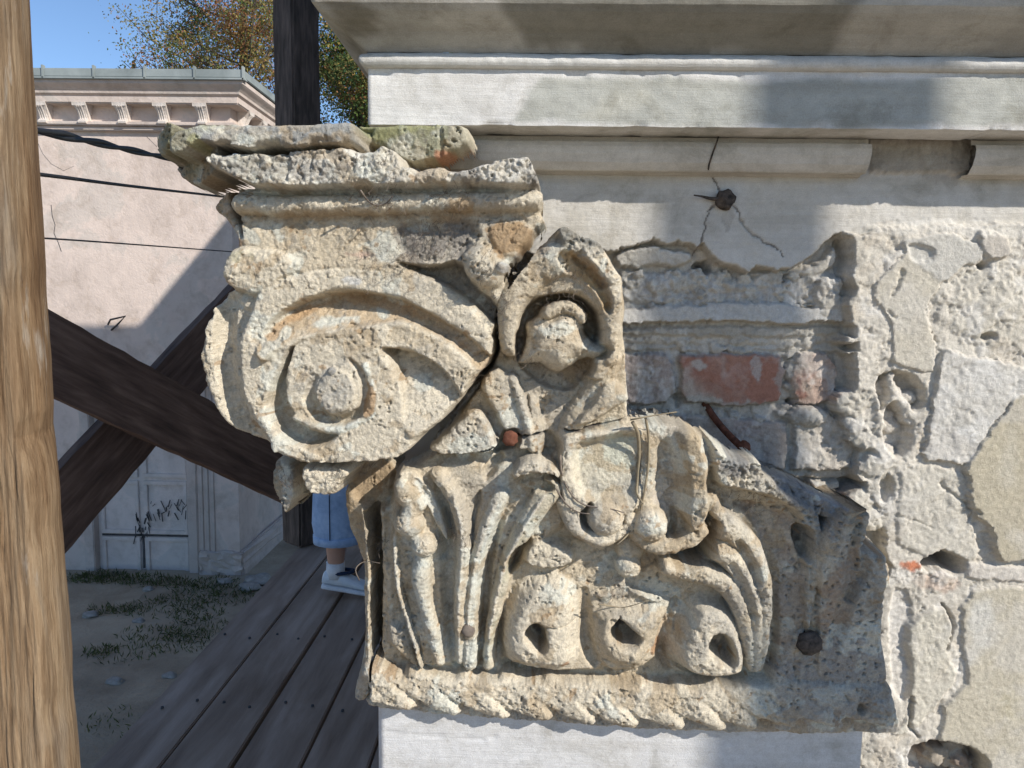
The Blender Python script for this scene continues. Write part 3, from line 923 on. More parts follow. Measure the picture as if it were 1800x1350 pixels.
# bell
F.put([(660, 870), (700, 815), (760, 790), (850, 640), (880, 560), (960, 420), (1095, 480), (1110, 735), (1240, 752), (1300, 800), (1350, 835),
       (1420, 862), (1450, 905), (1462, 950), (1500, 1000), (1562, 1030), (1570, 1200), (1560, 1260), (660, 1235), (655, 1190)],
      72, edge=8, gz=.12, ref=(1000, 1000), pid=BELL, smooth=False)

F.put([(1400, 850), (1450, 875), (1500, 892), (1530, 955), (1565, 985), (1568, 1040), (1500, 1060), (1440, 1000)], 46, edge=4, pid=BELL, col=(.33, .30, .26), rough=2)
# side leaf seen past the volute, and the thin leaf edge by the corner
F.put([(400, 500), (370, 537), (356, 583), (348, 620), (353, 666), (364, 699), (376, 730), (391, 748), (422, 769), (464, 790), (520, 800), (540, 600), (470, 500)],
      130, edge=5, dome=4, domer=10, gx=-.10, pid=SIDE, col=LIGHT)
F.groove([(402, 530), (396, 600), (402, 670), (424, 735), (455, 780)], 130, 12, 14)
F.put([(598, 850), (640, 850), (650, 930), (655, 1000), (650, 1100), (655, 1170), (650, 1232), (622, 1236), (618, 1215), (632, 1170), (640, 1100), (636, 1000), (625, 960), (604, 920)],
      66, edge=3, gx=.5, pid=SIDE2, col=(.42, .33, .22))
F.ridge([(640, 880), (648, 960), (650, 1050), (648, 1120), (650, 1180)], [84, 84, 82, 80, 78], 4, rise=6, pid=SIDE2, col=CREAM)
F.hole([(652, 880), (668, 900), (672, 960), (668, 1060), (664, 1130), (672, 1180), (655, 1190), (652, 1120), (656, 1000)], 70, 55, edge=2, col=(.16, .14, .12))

# leaf A body
F.put([(690, 835), (715, 815), (800, 800), (880, 806), (930, 800), (985, 828), (992, 880), (1000, 930), (965, 955), (905, 1020), (872, 1100), (855, 1190), (672, 1195), (668, 1000), (680, 900)],
      85, hp=92, edge=10, gz=.10, ref=(830, 1000), pid=LEAFA)

# mass behind the scroll and under the abacus
F.put([(395, 440), (440, 400), (700, 440), (880, 440), (900, 520), (860, 620), (700, 500), (560, 540), (440, 560), (400, 510)], 138, edge=6, pid=VOL, col=LIGHT)
F.put([(612, 800), (700, 800), (700, 880), (660, 890), (618, 870)], 48, edge=4, pid=BELL, col=(.34, .26, .17))  # dark ochre filler, shade under the volute put into its colour
# volute face
F.put([(452, 507), (431, 559), (414, 596), (416, 638), (419, 684), (437, 721), (443, 745), (467, 767), (468, 794), (500, 815), (533, 822), (601, 822), (677, 818), (717, 806),
       (745, 772), (790, 738), (818, 702), (845, 668), (870, 632), (876, 603), (860, 578), (820, 528), (760, 482), (690, 466), (560, 470), (490, 485)],
      150, edge=5, gx=-.03, pid=VOL, col=LIGHT)
# hanging chunk and ragged flap below it
F.put([(520, 812), (615, 815), (622, 840), (605, 850), (596, 878), (570, 880), (545, 876), (528, 868), (522, 845)], 138, edge=6, pid=VOL, col=LIGHT, rough=2.0)
F.put([(478, 800), (520, 812), (524, 850), (520, 885), (505, 905), (498, 912), (492, 885), (478, 872), (471, 845)], 112, edge=3, gx=.5, pid=SIDE, col=(.3, .27, .22), rough=1.8)
# channel under the outer band: cavetto
cav = [(448, 612), (467, 574), (489, 547), (525, 525), (593, 507), (636, 508), (697, 519), (752, 544), (804, 574), (849, 608), (872, 628), (850, 660), (833, 650), (800, 612), (760, 588), (710, 566), (660, 574), (590, 582), (535, 594), (498, 610), (466, 645)]
F.put(cav, 129, hp=149, edge=5, gz=-.72, ref=(660, 545), pid=VOL, col=(.47, .37, .25))
F.put([(690, 520), (752, 545), (804, 575), (849, 609), (872, 630), (852, 658), (833, 650), (800, 614), (760, 590), (712, 568), (690, 560)], 131, hp=149, edge=5, gz=-.45, gx=-.25, ref=(785, 598), pid=VOL, col=(.47, .37, .25))
# band two flowing into the scroll
F.put([(688, 566), (712, 568), (745, 582), (800, 614), (834, 648), (848, 664), (832, 690), (812, 680), (785, 650), (750, 622), (712, 608), (690, 606), (672, 600)], 147, edge=7, pid=VOL, col=CREAM)
# recessed fan below band two
F.put([(664, 608), (700, 610), (748, 624), (784, 652), (808, 684), (815, 700), (790, 735), (745, 768), (715, 775), (705, 735), (704, 690), (688, 640)], 131, hp=147, edge=5, gz=-.48, gx=.03, pid=VOL)
# crescent around the scroll
F.put([(512, 605), (500, 622), (488, 650), (476, 680), (469, 715), (474, 742), (488, 768), (512, 785), (545, 790), (580, 778), (605, 758), (640, 735), (600, 640), (560, 600)], 119, hp=150, edge=3, pid=VOL, col=(.46, .42, .35))
# scroll disc
F.put([(515, 600), (503, 630), (494, 668), (496, 698), (508, 725), (530, 745), (556, 756), (590, 758), (622, 748), (650, 732), (680, 712), (694, 690), (695, 670), (684, 640), (664, 606), (640, 592), (600, 586), (560, 586)],
      149, edge=4, gx=.04, pid=VOL, col=LIGHT)
# step of the inner turn
F.groove([(612, 630), (634, 650), (643, 680), (640, 712), (620, 735), (592, 744), (566, 738), (548, 720), (541, 698), (545, 676), (556, 662)], 150, [1.5, 3.5, 4.5, 4.5, 5, 7, 8, 8.5, 8, 5, 2], [3, 8, 10, 10, 12, 15, 16, 16, 13, 8, 3], power=.6, col=(.50, .45, .36), calpha=.6)
F.ridge([(520, 735), (556, 756), (592, 758), (626, 747), (655, 728)], [150, 152, 152, 152, 150], 5, rise=5, pid=VOL, col=PALE)
F.ridge([(640, 640), (652, 665), (658, 695), (652, 715)], 152, 4, rise=5, pid=VOL, col=PALE)
F.put([(572, 652), (594, 644), (616, 655), (629, 682), (626, 708), (610, 724), (588, 730), (565, 722), (551, 702), (553, 675)], 152, edge=3, dome=3, domer=12, pid=EYE, col=(.50, .46, .38), rough=1.7)
F.ball(583, 654, 157, 5, pid=EYE, col=GREY)

# abacus ------------------------------------------------------
F.put([(408, 330), (420, 322), (700, 318), (950, 316), (958, 365), (970, 390), (946, 412), (905, 470), (850, 485), (690, 482), (560, 476), (470, 500), (440, 470), (425, 440), (415, 400)],
      147, edge=6, pid=ABA, col=CREAM, smooth=False)
F.put([(400, 330), (418, 325), (420, 350), (428, 375), (440, 400), (446, 440), (424, 440), (408, 412), (395, 395), (372, 378), (362, 358)], 138, hp=128, edge=7, gx=.6, pid=ABA, col=(.30, .22, .15))
F.ridge([(414, 356), (500, 360), (650, 356), (800, 352), (945, 348)], [165, 166, 166, 166, 165], 10, rise=14, pid=ABA, col=LIGHT, rough=1.3)
F.put([(414, 328), (700, 322), (950, 322), (950, 342), (700, 344), (416, 348)], 154, edge=5, pid=ABA, col=(.50, .49, .44))
F.put([(430, 470), (470, 448), (560, 440), (690, 440), (715, 470), (700, 486), (640, 496), (560, 496), (500, 506), (455, 530), (432, 505)], 150, edge=20, pid=VOL, rough=1.3)
# ear at the upper left of the volute
F.put([(422, 428), (396, 441), (385, 468), (386, 492), (402, 509), (428, 517), (452, 524), (492, 500), (540, 470), (520, 446), (470, 432)], 146, edge=5, dome=9, domer=16, pid=VOL, col=LIGHT, rough=2.2)
# broken hollow with cobweb, brown patch, boss
F.put([(690, 402), (720, 385), (775, 378), (835, 388), (850, 405), (838, 430), (820, 452), (770, 470), (720, 468), (695, 440)], 138, edge=9, pid=ABA, col=(.34, .30, .25), rough=2.4)
F.put([(690, 458), (760, 466), (812, 452), (835, 505), (875, 525), (880, 580), (856, 566), (815, 525), (760, 492), (715, 476)], 112, hp=146, edge=5, pid=ABA, col=(.36, .32, .26))
F.put([(850, 400), (890, 380), (925, 385), (945, 408), (938, 432), (905, 458), (880, 455), (862, 430)], 150, edge=6, pid=ABA, rough=.5)
F.put([(808, 449), (825, 431), (851, 427), (872, 440), (898, 466), (889, 492), (872, 509), (846, 511), (818, 488)], 152, edge=3, dome=22, domer=22, pid=BOSS, col=LIGHT, rough=1.4)
F.ball(884, 470, 178, 6, pid=BOSS, col=(.62, .62, .6))
# rough overhanging slab
F.put([(283, 268), (278, 277), (290, 297), (310, 316), (335, 331), (360, 341), (405, 330), (430, 322), (430, 262), (350, 255), (300, 240)],
      138, hp=112, edge=6, gx=1.05, ref=(350, 290), pid=ABA, col=(.25, .23, .19), rough=3.4, smooth=False)
F.put([(350, 276), (372, 264), (480, 262), (600, 252), (650, 258), (672, 245), (695, 256), (707, 284), (739, 289), (773, 281), (796, 290), (820, 287), (840, 277), (889, 270), (932, 267), (944, 287),
       (958, 322), (930, 330), (850, 326), (780, 325), (700, 329), (600, 328), (520, 331), (440, 328), (412, 318), (372, 300)],
      184, edge=4, pid=ABA, col=(.58, .55, .48), rough=3.0, smooth=False)
# cement slab on top, and the loose mossy fragment behind it
F.put([(620, 214), (720, 212), (826, 214), (834, 240), (828, 256), (800, 272), (772, 284), (720, 290), (660, 262), (622, 250)], 120, edge=5, gz=.35, gx=-.05, pid=SLAB2, col=(.30, .295, .21), rough=1.2, smooth=False)
F.groove([(774, 220), (776, 250), (770, 284)], 122, 3, 5)
F.put([(285, 262), (291, 240), (312, 226), (352, 213), (450, 208), (560, 205), (616, 205), (623, 212), (621, 246), (592, 256), (560, 254), (520, 262), (480, 258), (440, 264), (392, 258), (350, 250), (320, 270), (300, 275)],
      193, edge=3, pid=SLAB, col=(.30, .30, .285), rough=1.2, smooth=False)
F.add([(270, 226), (312, 228), (352, 225), (450, 222), (560, 216), (630, 216), (640, 190), (270, 190)], 193, -42, edge=14, smooth=False)
F.put([(283, 268), (290, 240), (315, 226), (350, 230), (362, 250), (345, 275), (325, 290), (300, 290)], 160, hp=118, edge=5, gx=1.0, pid=SLAB, col=(.27, .26, .16), rough=2.4, mode='set')

# crevice between volute and flower
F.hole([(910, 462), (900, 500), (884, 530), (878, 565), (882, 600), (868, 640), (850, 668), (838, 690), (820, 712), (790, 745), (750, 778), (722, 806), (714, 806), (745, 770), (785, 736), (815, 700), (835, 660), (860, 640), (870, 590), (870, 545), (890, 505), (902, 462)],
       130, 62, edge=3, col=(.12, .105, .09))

# flower -------------------------------------------------------
F.put([(877, 560), (879, 529), (895, 504), (920, 473), (951, 427), (972, 399), (994, 389), (1019, 405), (1056, 420), (1078, 448), (1100, 486), (1101, 511), (1095, 548), (1094, 582), (1087, 623),
       (1081, 654), (1060, 680), (1020, 670), (960, 660), (900, 640), (880, 600)], 128, hp=148, edge=5, dome=10, domer=30, gx=.14, pid=HOOD, col=CREAM)
F.ridge([(897, 610), (893, 545), (914, 500), (950, 462), (1000, 446), (1045, 468), (1074, 510), (1079, 570), (1072, 630)], [140, 144, 148, 152, 156, 158, 158, 154, 146], [12, 14, 17, 19, 19, 18, 15, 13, 11], rise=18, pid=HOOD)
F.put([(972, 399), (994, 389), (1019, 405), (1056, 420), (1078, 448), (1100, 486), (1101, 511), (1095, 548), (1080, 540), (1075, 510), (1058, 480), (1035, 462), (1010, 440), (985, 430)], 156, edge=5, pid=HOOD, col=LIGHT, rough=2.2)
F.put([(974, 448), (1000, 435), (1030, 462), (1055, 480), (1072, 512), (1080, 550), (1066, 556), (1052, 520), (1030, 500), (1000, 488), (982, 470)], 143, edge=3, pid=HOOD, col=(.42, .31, .18), rough=1.5)
F.groove([(1015, 452), (1045, 478), (1060, 500)], 146, 6, 8, col=OCHRE, calpha=.7)
F.put([(912, 560), (925, 532), (955, 515), (1008, 512), (1034, 526), (1053, 548), (1061, 575), (1058, 600), (1050, 640), (1038, 668), (1005, 700), (960, 690), (925, 668), (905, 640), (900, 600)], 86, hp=136, edge=4, pid=HOOD, col=(.37, .30, .22))
F.put([(920, 565), (945, 550), (958, 533), (988, 520), (1018, 530), (1032, 560), (1026, 580), (1042, 598), (1066, 604), (1069, 620), (1050, 632), (1020, 630), (1003, 645), (982, 657), (960, 650), (945, 638), (922, 641), (906, 638), (918, 615), (922, 590)],
      100, edge=3, dome=44, domer=30, gz=.05, pid=BUD, col=LIGHT, rough=1.1)
F.groove([(968, 562), (990, 552), (1010, 552), (1028, 566)], 140, 4, 7, col=(.38, .30, .2), calpha=.6)
F.ridge([(960, 550), (985, 538), (1008, 540), (1025, 556)], 143, 7, rise=8, pid=BUD, col=CREAM)
# throat and stalks
F.put([(836, 672), (866, 640), (902, 655), (915, 700), (932, 750), (940, 795), (905, 798), (880, 752), (856, 705)], 113, edge=4, gx=-.22, pid=STALK, rough=1.2)
F.ridge([(900, 665), (915, 705), (930, 752), (936, 790)], [116, 118, 116, 110], 6, rise=9, pid=STALK, col=LIGHT)
F.put([(922, 690), (945, 695), (958, 740), (968, 800), (940, 812), (934, 760)], 106, edge=5, gx=-.2, pid=STALK2, rough=1.3)
F.ridge([(1075, 630), (1060, 670), (1030, 710), (1008, 745), (1000, 770)], [126, 122, 114, 112, 108], [12, 14, 14, 13, 12], rise=16, pid=STALK3)
F.put([(1055, 668), (1085, 665), (1108, 690), (1111, 708), (1085, 720), (1060, 735), (1030, 752), (1005, 752), (1020, 725), (1045, 700)], 118, edge=5, dome=8, domer=16, gz=.15, pid=STALK3, col=CREAM)
F.put([(738, 800), (760, 775), (800, 742), (828, 718), (850, 720), (868, 755), (882, 790), (860, 800), (800, 806)], 118, edge=4, gx=.08, pid=FAN, col=LIGHT, rough=1.2)

# the two small scrolls in the middle ------------------------------
F.put([(985, 772), (1000, 760), (1060, 750), (1110, 742), (1165, 738), (1228, 750), (1262, 800), (1250, 850), (1256, 900), (1242, 940), (1205, 968), (1165, 976), (1130, 962), (1112, 930), (1112, 850), (1108, 780)],
      104, hp=110, edge=5, pid=HEL2, col=CREAM)
F.put([(985, 772), (1000, 760), (1060, 750), (1110, 742), (1140, 760), (1135, 850), (1118, 910), (1095, 948), (1062, 961), (1020, 946), (993, 915), (983, 880), (978, 830)],
      114, edge=5, pid=HEL, col=LIGHT)
F.put([(1002, 775), (1060, 762), (1120, 752), (1145, 770), (1142, 850), (1118, 890), (1080, 888), (1040, 888), (1010, 870), (1000, 830)], 97, hp=112, edge=12, pid=HEL, col=(.54, .50, .40))
F.put([(1014, 905), (1030, 888), (1060, 882), (1092, 892), (1104, 915), (1092, 940), (1050, 942), (1022, 930)], 92, hp=112, edge=5, pid=HEL)
F.ball(1067, 917, 126, 20, pid=SCEYE, col=LIGHT, flat=.8)
F.put([(1150, 775), (1178, 762), (1196, 800), (1204, 850), (1202, 905), (1190, 930), (1165, 900), (1140, 885), (1146, 830)], 92, hp=108, edge=10, pid=HEL2, col=(.45, .40, .33))
F.put([(1184, 752), (1228, 750), (1246, 785), (1255, 820), (1250, 850), (1256, 900), (1242, 938), (1212, 950), (1200, 920), (1206, 860), (1198, 800)], 122, edge=9, gx=.35, pid=HEL2, col=(.43, .35, .24))
F.put([(1150, 890), (1185, 885), (1215, 915), (1215, 945), (1185, 958), (1160, 940)], 92, hp=110, edge=5, pid=HEL2)
F.ball(1149, 930, 125, 18, 18, pid=SCEYE2, col=LIGHT, flat=.8)
F.groove([(1190, 905), (1194, 932), (1180, 956), (1150, 965), (1122, 955), (1113, 930)], 116, [4, 5, 4, 3.5, 3.5, 2], [12, 12, 10, 9, 8, 5])
F.groove([(1106, 925), (1098, 946), (1068, 953), (1036, 943), (1026, 916), (1038, 890)], 116, [2, 3.5, 3.5, 4, 5, 4], [4, 8, 10, 11, 12, 8])
F.ball(1149, 930, 128, 19, 19, pid=SCEYE2, col=LIGHT, flat=1.0)
F.ridge([(1112, 920), (1125, 950), (1160, 968), (1205, 960), (1235, 935)], [112, 114, 116, 116, 114], 9, rise=8, pid=HEL2)
F.ridge([(990, 890), (1005, 928), (1040, 952), (1070, 954), (1098, 936)], [112, 114, 116, 116, 112], 8, rise=8, pid=HEL)
# leaf A detail ------------------------------------------------
F.ridge([(712, 850), (728, 885), (715, 925), (742, 968), (738, 1030), (752, 1100), (768, 1180)], [110, 114, 104, 110, 102, 92, 84], [8, 13, 8, 12, 9, 10, 7], rise=16, pid=LEAFA, col=(.53, .51, .43))
F.ball(710, 868, 118, 15, 18, pid=LEAFA, col=(.53, .51, .43))
F.ball(730, 888, 112, 12, 12, pid=LEAFA, col=(.53, .51, .43))
F.ball(714, 928, 119, 17, 15, pid=LEAFA, col=LIGHT)
F.ball(742, 966, 116, 15, 13, pid=LEAFA, col=LIGHT)
F.groove([(772, 850), (782, 900), (788, 960), (786, 1040), (790, 1120), (798, 1190)], 98, [7, 10, 11, 10, 9, 6], [9, 14, 15, 14, 12, 8], col=(.53, .55, .50), calpha=.55)
F.ridge([(770, 835), (800, 870), (818, 930), (812, 1000), (804, 1080), (804, 1180)], [112, 114, 112, 106, 98, 84], [9, 9, 8, 7, 6, 5], rise=12, pid=LEAFA)
F.ridge([(880, 870), (855, 930), (838, 1000), (826, 1090), (824, 1180)], [106, 104, 100, 94, 84], [9, 10, 11, 11, 9], rise=7, pid=LEAFA, col=PALE)
F.groove([(890, 890), (862, 960), (850, 1040), (846, 1120), (846, 1190)], 96, [4, 8, 9, 8, 6], [5, 14, 16, 14, 8])
F.ridge([(965, 860), (925, 920), (893, 985), (874, 1060), (860, 1130), (858, 1186)], [116, 112, 104, 98, 90, 84], [14, 12, 9, 8, 8, 7], rise=12, pid=LEAFA, col=(.47, .44, .34))
F.put([(690, 835), (712, 818), (745, 840), (770, 880), (795, 960), (775, 960), (745, 885), (715, 850)], 106, edge=4, pid=LEAFA, col=LIGHT)
F.groove([(700, 1010), (708, 1070), (728, 1130), (742, 1180)], 80, [4, 8, 8, 5], [5, 12, 12, 6], col=PALE, calpha=.4)
F.groove([(735, 845), (765, 890), (778, 930), (776, 985)], 100, [5, 9, 10, 7], [4, 9, 10, 6], col=(.5, .53, .5), calpha=.6)
F.groove([(690, 850), (683, 920), (690, 1000), (694, 1100)], 84, 9, 10)
for pl, hs in (([(800, 872), (816, 930), (810, 1000), (803, 1080), (803, 1178)], [118, 116, 110, 101, 87]), ([(872, 880), (848, 935), (832, 1005), (820, 1095), (817, 1178)], [109, 107, 103, 96, 86]),
               ([(962, 862), (920, 922), (889, 988), (870, 1062), (857, 1132)], [119, 115, 107, 100, 92]), ([(700, 900), (692, 960), (700, 1040), (722, 1120), (738, 1182)], [96, 96, 94, 90, 84])):
    F.ridge(pl, hs, [2.5, 3, 3, 2.5, 2], rise=6, pid=LEAFA, col=(.56, .53, .45), rough=1.3)
# curled tip
F.put([(895, 838), (905, 815), (935, 800), (970, 812), (990, 835), (985, 850), (965, 838), (930, 836), (905, 850)], 128, edge=5, dome=5, domer=12, pid=LEAFA, col=LIGHT, rough=1.9)
F.put([(905, 850), (930, 838), (964, 840), (980, 852), (970, 866), (935, 864)], 100, edge=4, pid=LEAFA, col=(.37, .33, .24))
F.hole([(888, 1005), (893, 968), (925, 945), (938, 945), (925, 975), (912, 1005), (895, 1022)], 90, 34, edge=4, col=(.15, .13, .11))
F.hole([(818, 950), (828, 900), (842, 860), (850, 870), (838, 920), (826, 965)], 100, 14, edge=4, col=(.3, .26, .2))
F.hole([(845, 820), (880, 795), (890, 805), (862, 845), (850, 850)], 100, 14, edge=4, col=(.25, .22, .18))

# rosettes, berries ------------------------------------------------
F.put([(905, 1010), (940, 960), (1000, 955), (1070, 985), (1120, 1030), (1180, 1040), (1200, 1090), (1150, 1190), (1040, 1190), (870, 1190), (872, 1120)], 76, edge=12, pid=BELL, col=CREAM)
F.put([(918, 965), (945, 945), (990, 955), (1015, 970), (1010, 1000), (960, 1010), (920, 1000)], 94, edge=7, pid=LEAFA, col=LIGHT, rough=1.8)
F.put([(900, 1040), (930, 1005), (975, 995), (1010, 1010), (1022, 1060), (1024, 1120), (1018, 1165), (985, 1182), (945, 1178), (905, 1172), (880, 1150), (876, 1100)], 76, edge=20, dome=24, domer=42, pid=ROS1, col=LIGHT)
F.put([(1045, 1065), (1080, 1050), (1130, 1052), (1175, 1058), (1180, 1085), (1150, 1120), (1140, 1170), (1110, 1180), (1070, 1172), (1040, 1140), (1032, 1100)], 76, edge=18, dome=20, domer=34, pid=ROS2, col=CREAM, rough=1.5)
F.put([(1195, 1080), (1215, 1045), (1255, 1040), (1295, 1062), (1315, 1110), (1322, 1160), (1310, 1190), (1260, 1200), (1205, 1192), (1175, 1165), (1172, 1120)], 76, edge=18, dome=26, domer=46, pid=ROS3, col=LIGHT)
F.groove([(880, 1080), (872, 1140), (885, 1178), (940, 1188), (1000, 1190)], 80, [4, 9, 10, 9, 4], [4, 16, 17, 14, 5])
F.groove([(1028, 1040), (1030, 1110), (1040, 1165), (1075, 1190)], 80, [5, 9, 9, 5], [8, 16, 14, 6])
F.groove([(1190, 1060), (1172, 1100), (1160, 1150), (1180, 1190)], 80, [5, 9, 9, 5], [8, 16, 14, 6], col=(.4, .3, .2), calpha=.5)
F.groove([(1180, 1175), (1230, 1200), (1300, 1200), (1335, 1185)], 80, [3, 6, 6, 3], [4, 10, 9, 3])
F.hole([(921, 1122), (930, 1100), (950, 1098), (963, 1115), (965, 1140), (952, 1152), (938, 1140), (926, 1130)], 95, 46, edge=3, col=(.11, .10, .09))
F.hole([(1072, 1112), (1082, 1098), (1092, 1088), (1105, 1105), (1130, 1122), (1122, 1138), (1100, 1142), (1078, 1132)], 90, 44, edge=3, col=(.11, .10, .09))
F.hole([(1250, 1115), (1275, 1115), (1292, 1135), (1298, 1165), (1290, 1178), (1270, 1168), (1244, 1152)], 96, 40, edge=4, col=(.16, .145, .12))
F.groove([(962, 1105), (990, 1105), (1022, 1098)], 96, 1.6, 6)
F.ball(1110, 968, 96, 17, pid=BERRY, col=LIGHT)
F.ball(1107, 1000, 100, 16, pid=BERRY2, col=LIGHT)
F.put([(1040, 1045), (1075, 1040), (1095, 1050), (1080, 1062), (1050, 1062)], 88, edge=12, pid=ROS2, col=(.38, .32, .24), rough=2)
F.put([(1090, 1030), (1130, 1038), (1175, 1055), (1165, 1070), (1120, 1062)], 86, edge=10, pid=ROS2, col=(.38, .34, .27), rough=2)

# frond at the right of the rosettes ------------------------------------------------
F.put([(1175, 990), (1210, 985), (1260, 1000), (1262, 950), (1255, 920), (1245, 880), (1270, 885), (1310, 915), (1345, 970), (1360, 1040), (1362, 1120), (1352, 1195), (1325, 1195), (1318, 1120), (1295, 1060), (1250, 1035), (1200, 1030), (1178, 1010)],
      84, edge=6, gz=.05, pid=FROND, col=(.47, .41, .31))
F.ridge([(1178, 996), (1225, 1008), (1270, 1020), (1300, 1052), (1318, 1110), (1330, 1190)], [106, 106, 104, 100, 94, 84], [13, 12, 12, 11, 9, 6], rise=13, pid=FROND)
F.ridge([(1262, 965), (1290, 985), (1322, 1035), (1338, 1100), (1338, 1190)], [112, 110, 106, 98, 86], [15, 11, 10, 8, 6], rise=13, pid=FROND, col=LIGHT)
F.ridge([(1278, 925), (1312, 950), (1338, 1000), (1352, 1070), (1350, 1140), (1340, 1192)], [116, 114, 112, 106, 98, 86], [15, 13, 10, 8, 7, 6], rise=13, pid=FROND, col=LIGHT)
F.ball(1283, 935, 120, 18, 15, pid=FROND, col=LIGHT)
F.ball(1266, 972, 112, 14, 15, pid=FROND, col=LIGHT)
F.ridge([(1252, 880), (1265, 905), (1290, 918)], [112, 112, 108], [8, 8, 7], rise=10, pid=FROND)
F.groove([(1296, 950), (1318, 985), (1330, 1025)], 104, 5, 9)
F.groove([(1285, 990), (1312, 1040), (1325, 1085)], 100, 5, 9)

# dark hollow right of the scrolls
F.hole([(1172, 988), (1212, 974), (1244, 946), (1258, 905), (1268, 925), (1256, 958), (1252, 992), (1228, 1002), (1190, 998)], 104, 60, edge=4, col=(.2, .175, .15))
# dark field and right leaf ------------------------------------------------
F.put([(1275, 880), (1300, 870), (1350, 880), (1395, 905), (1412, 940), (1408, 1000), (1425, 1060), (1420, 1120), (1390, 1190), (1355, 1200), (1362, 1100), (1358, 1030), (1340, 960), (1310, 905)],
      76, edge=8, gx=.22, pid=LEAFB, col=(.40, .315, .235), rough=1.3)
F.put([(1240, 752), (1268, 780), (1290, 800), (1345, 800), (1352, 830), (1400, 850), (1440, 870), (1455, 905), (1440, 950), (1418, 930), (1400, 905), (1370, 888), (1330, 872), (1290, 868), (1258, 860), (1246, 820)],
      112, edge=8, gx=-.10, gz=.08, pid=RUBBLE, col=(.55, .50, .40), rough=3.2)
F.put([(1345, 828), (1400, 840), (1450, 868), (1505, 895), (1500, 915), (1450, 925), (1400, 880), (1360, 862)], 92, edge=6, pid=RUBBLE, col=(.31, .305, .30), rough=2.4)
F.put([(1405, 900), (1425, 880), (1442, 900), (1448, 940), (1442, 1000), (1430, 1080), (1422, 1140), (1408, 1060), (1412, 990), (1400, 950)], 88, edge=4, dome=6, domer=8, pid=LEAFB, col=(.40, .37, .31), rough=1.8)
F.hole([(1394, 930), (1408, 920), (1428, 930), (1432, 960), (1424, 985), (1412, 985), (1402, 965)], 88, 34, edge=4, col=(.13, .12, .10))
F.put([(1438, 1180), (1434, 1080), (1432, 1000), (1446, 950), (1470, 912), (1500, 890), (1522, 888), (1522, 930), (1514, 962), (1545, 966), (1563, 972), (1562, 1060), (1558, 1160), (1565, 1215), (1440, 1215)],
      92, edge=5, gz=.16, gx=-.05, ref=(1490, 1080), pid=LEAFB, col=(.43, .40, .34), smooth=False, rough=1.6)
F.groove([(1500, 905), (1490, 960), (1500, 1010), (1480, 1090), (1465, 1170)], 92, [4, 9, 12, 12, 6], [2, 8, 10, 10, 4], col=(.33, .25, .18), calpha=.7)
F.groove([(1514, 962), (1525, 1000), (1500, 1060)], 98, 5, 9)
F.ridge([(1450, 1000), (1462, 945), (1490, 908), (1515, 893)], [98, 106, 110, 110], [6, 8, 8, 6], rise=9, pid=LEAFB)
F.put([(1345, 1190), (1380, 1120), (1440, 1110), (1560, 1110), (1575, 1210), (1560, 1240), (1345, 1240)], 80, edge=10, pid=BASE, col=(.38, .355, .31), rough=1.6, mode='max')

F.ridge([(1422, 1010), (1428, 1060), (1432, 1105)], [90, 89, 86], 11, rise=12, pid=LEAFB, rough=1.8)
# base moulding ------------------------------------------------
F.put([(640, 1225), (1000, 1240), (1582, 1262), (1580, 1290), (1330, 1292), (1200, 1288), (1000, 1276), (760, 1256), (645, 1244)], 66, edge=2, pid=BASE, col=(.40, .37, .32), smooth=False)
tips = [(723, 1251), (801, 1259), (889, 1267), (965, 1270), (1041, 1277), (1118, 1283), (1199, 1286), (1272, 1287), (1330, 1286), (1400, 1286), (1480, 1286)]
low = [(645, 1238)]
for x, y in tips:
    low += [(x - 8, y), (x, y - 3), (x + 6, y - 15)]
F.put(low + [(1570, 1285), (1586, 1262), (1575, 1205), (1400, 1192), (1200, 1206), (1000, 1196), (850, 1190), (760, 1188), (665, 1184), (650, 1200), (640, 1225)],
      81, edge=7, dome=4, domer=20, pid=BASE, col=LIGHT, rough=1.9, smooth=False)
for x, y in tips[:9]:
    F.ridge([(x - 74, y - 62), (x - 42, y - 38), (x - 6, y - 14)], [82, 88, 87], [13, 20, 12], rise=11, pid=BASE, col=LIGHT, rough=1.7)
    F.groove([(x - 36, y - 52), (x - 16, y - 34), (x + 8, y - 12)], 84, [2, 3.5, 5], [1, 4, 8])
F.tint([(1350, 1100), (1590, 1100), (1600, 1300), (1330, 1300)], 76, (.36, .335, .30), .6, 14, 12)
F.hole([(1500, 1240), (1512, 1230), (1522, 1245), (1510, 1255)], 76, 14, edge=3, col=DARK)
F.hole([(1478, 1215), (1490, 1222), (1488, 1235)], 76, 10, edge=3, col=DARK)

# cracks
F.groove([(718, 802), (745, 805), (800, 806), (845, 795), (882, 786)], 120, [2, 1.8, 1.8, 1.5, 1], 14, col=(.14, .12, .10))
F.groove([(908, 772), (935, 766), (960, 764)], 112, 1.8, 12, col=(.14, .12, .10))
F.groove([(995, 758), (1020, 762), (1050, 752), (1085, 748), (1112, 738)], 116, [1.5, 1.8, 1.8, 1.8, 2.2], 12, col=(.14, .12, .10))
F.hole([(878, 775), (886, 755), (908, 752), (918, 770), (912, 790), (890, 795), (872, 805), (862, 798)], 108, 22, edge=4, col=(.13, .115, .10))
F.hole([(950, 790), (958, 755), (975, 760), (985, 790), (965, 815), (945, 820)], 100, 12, edge=4)

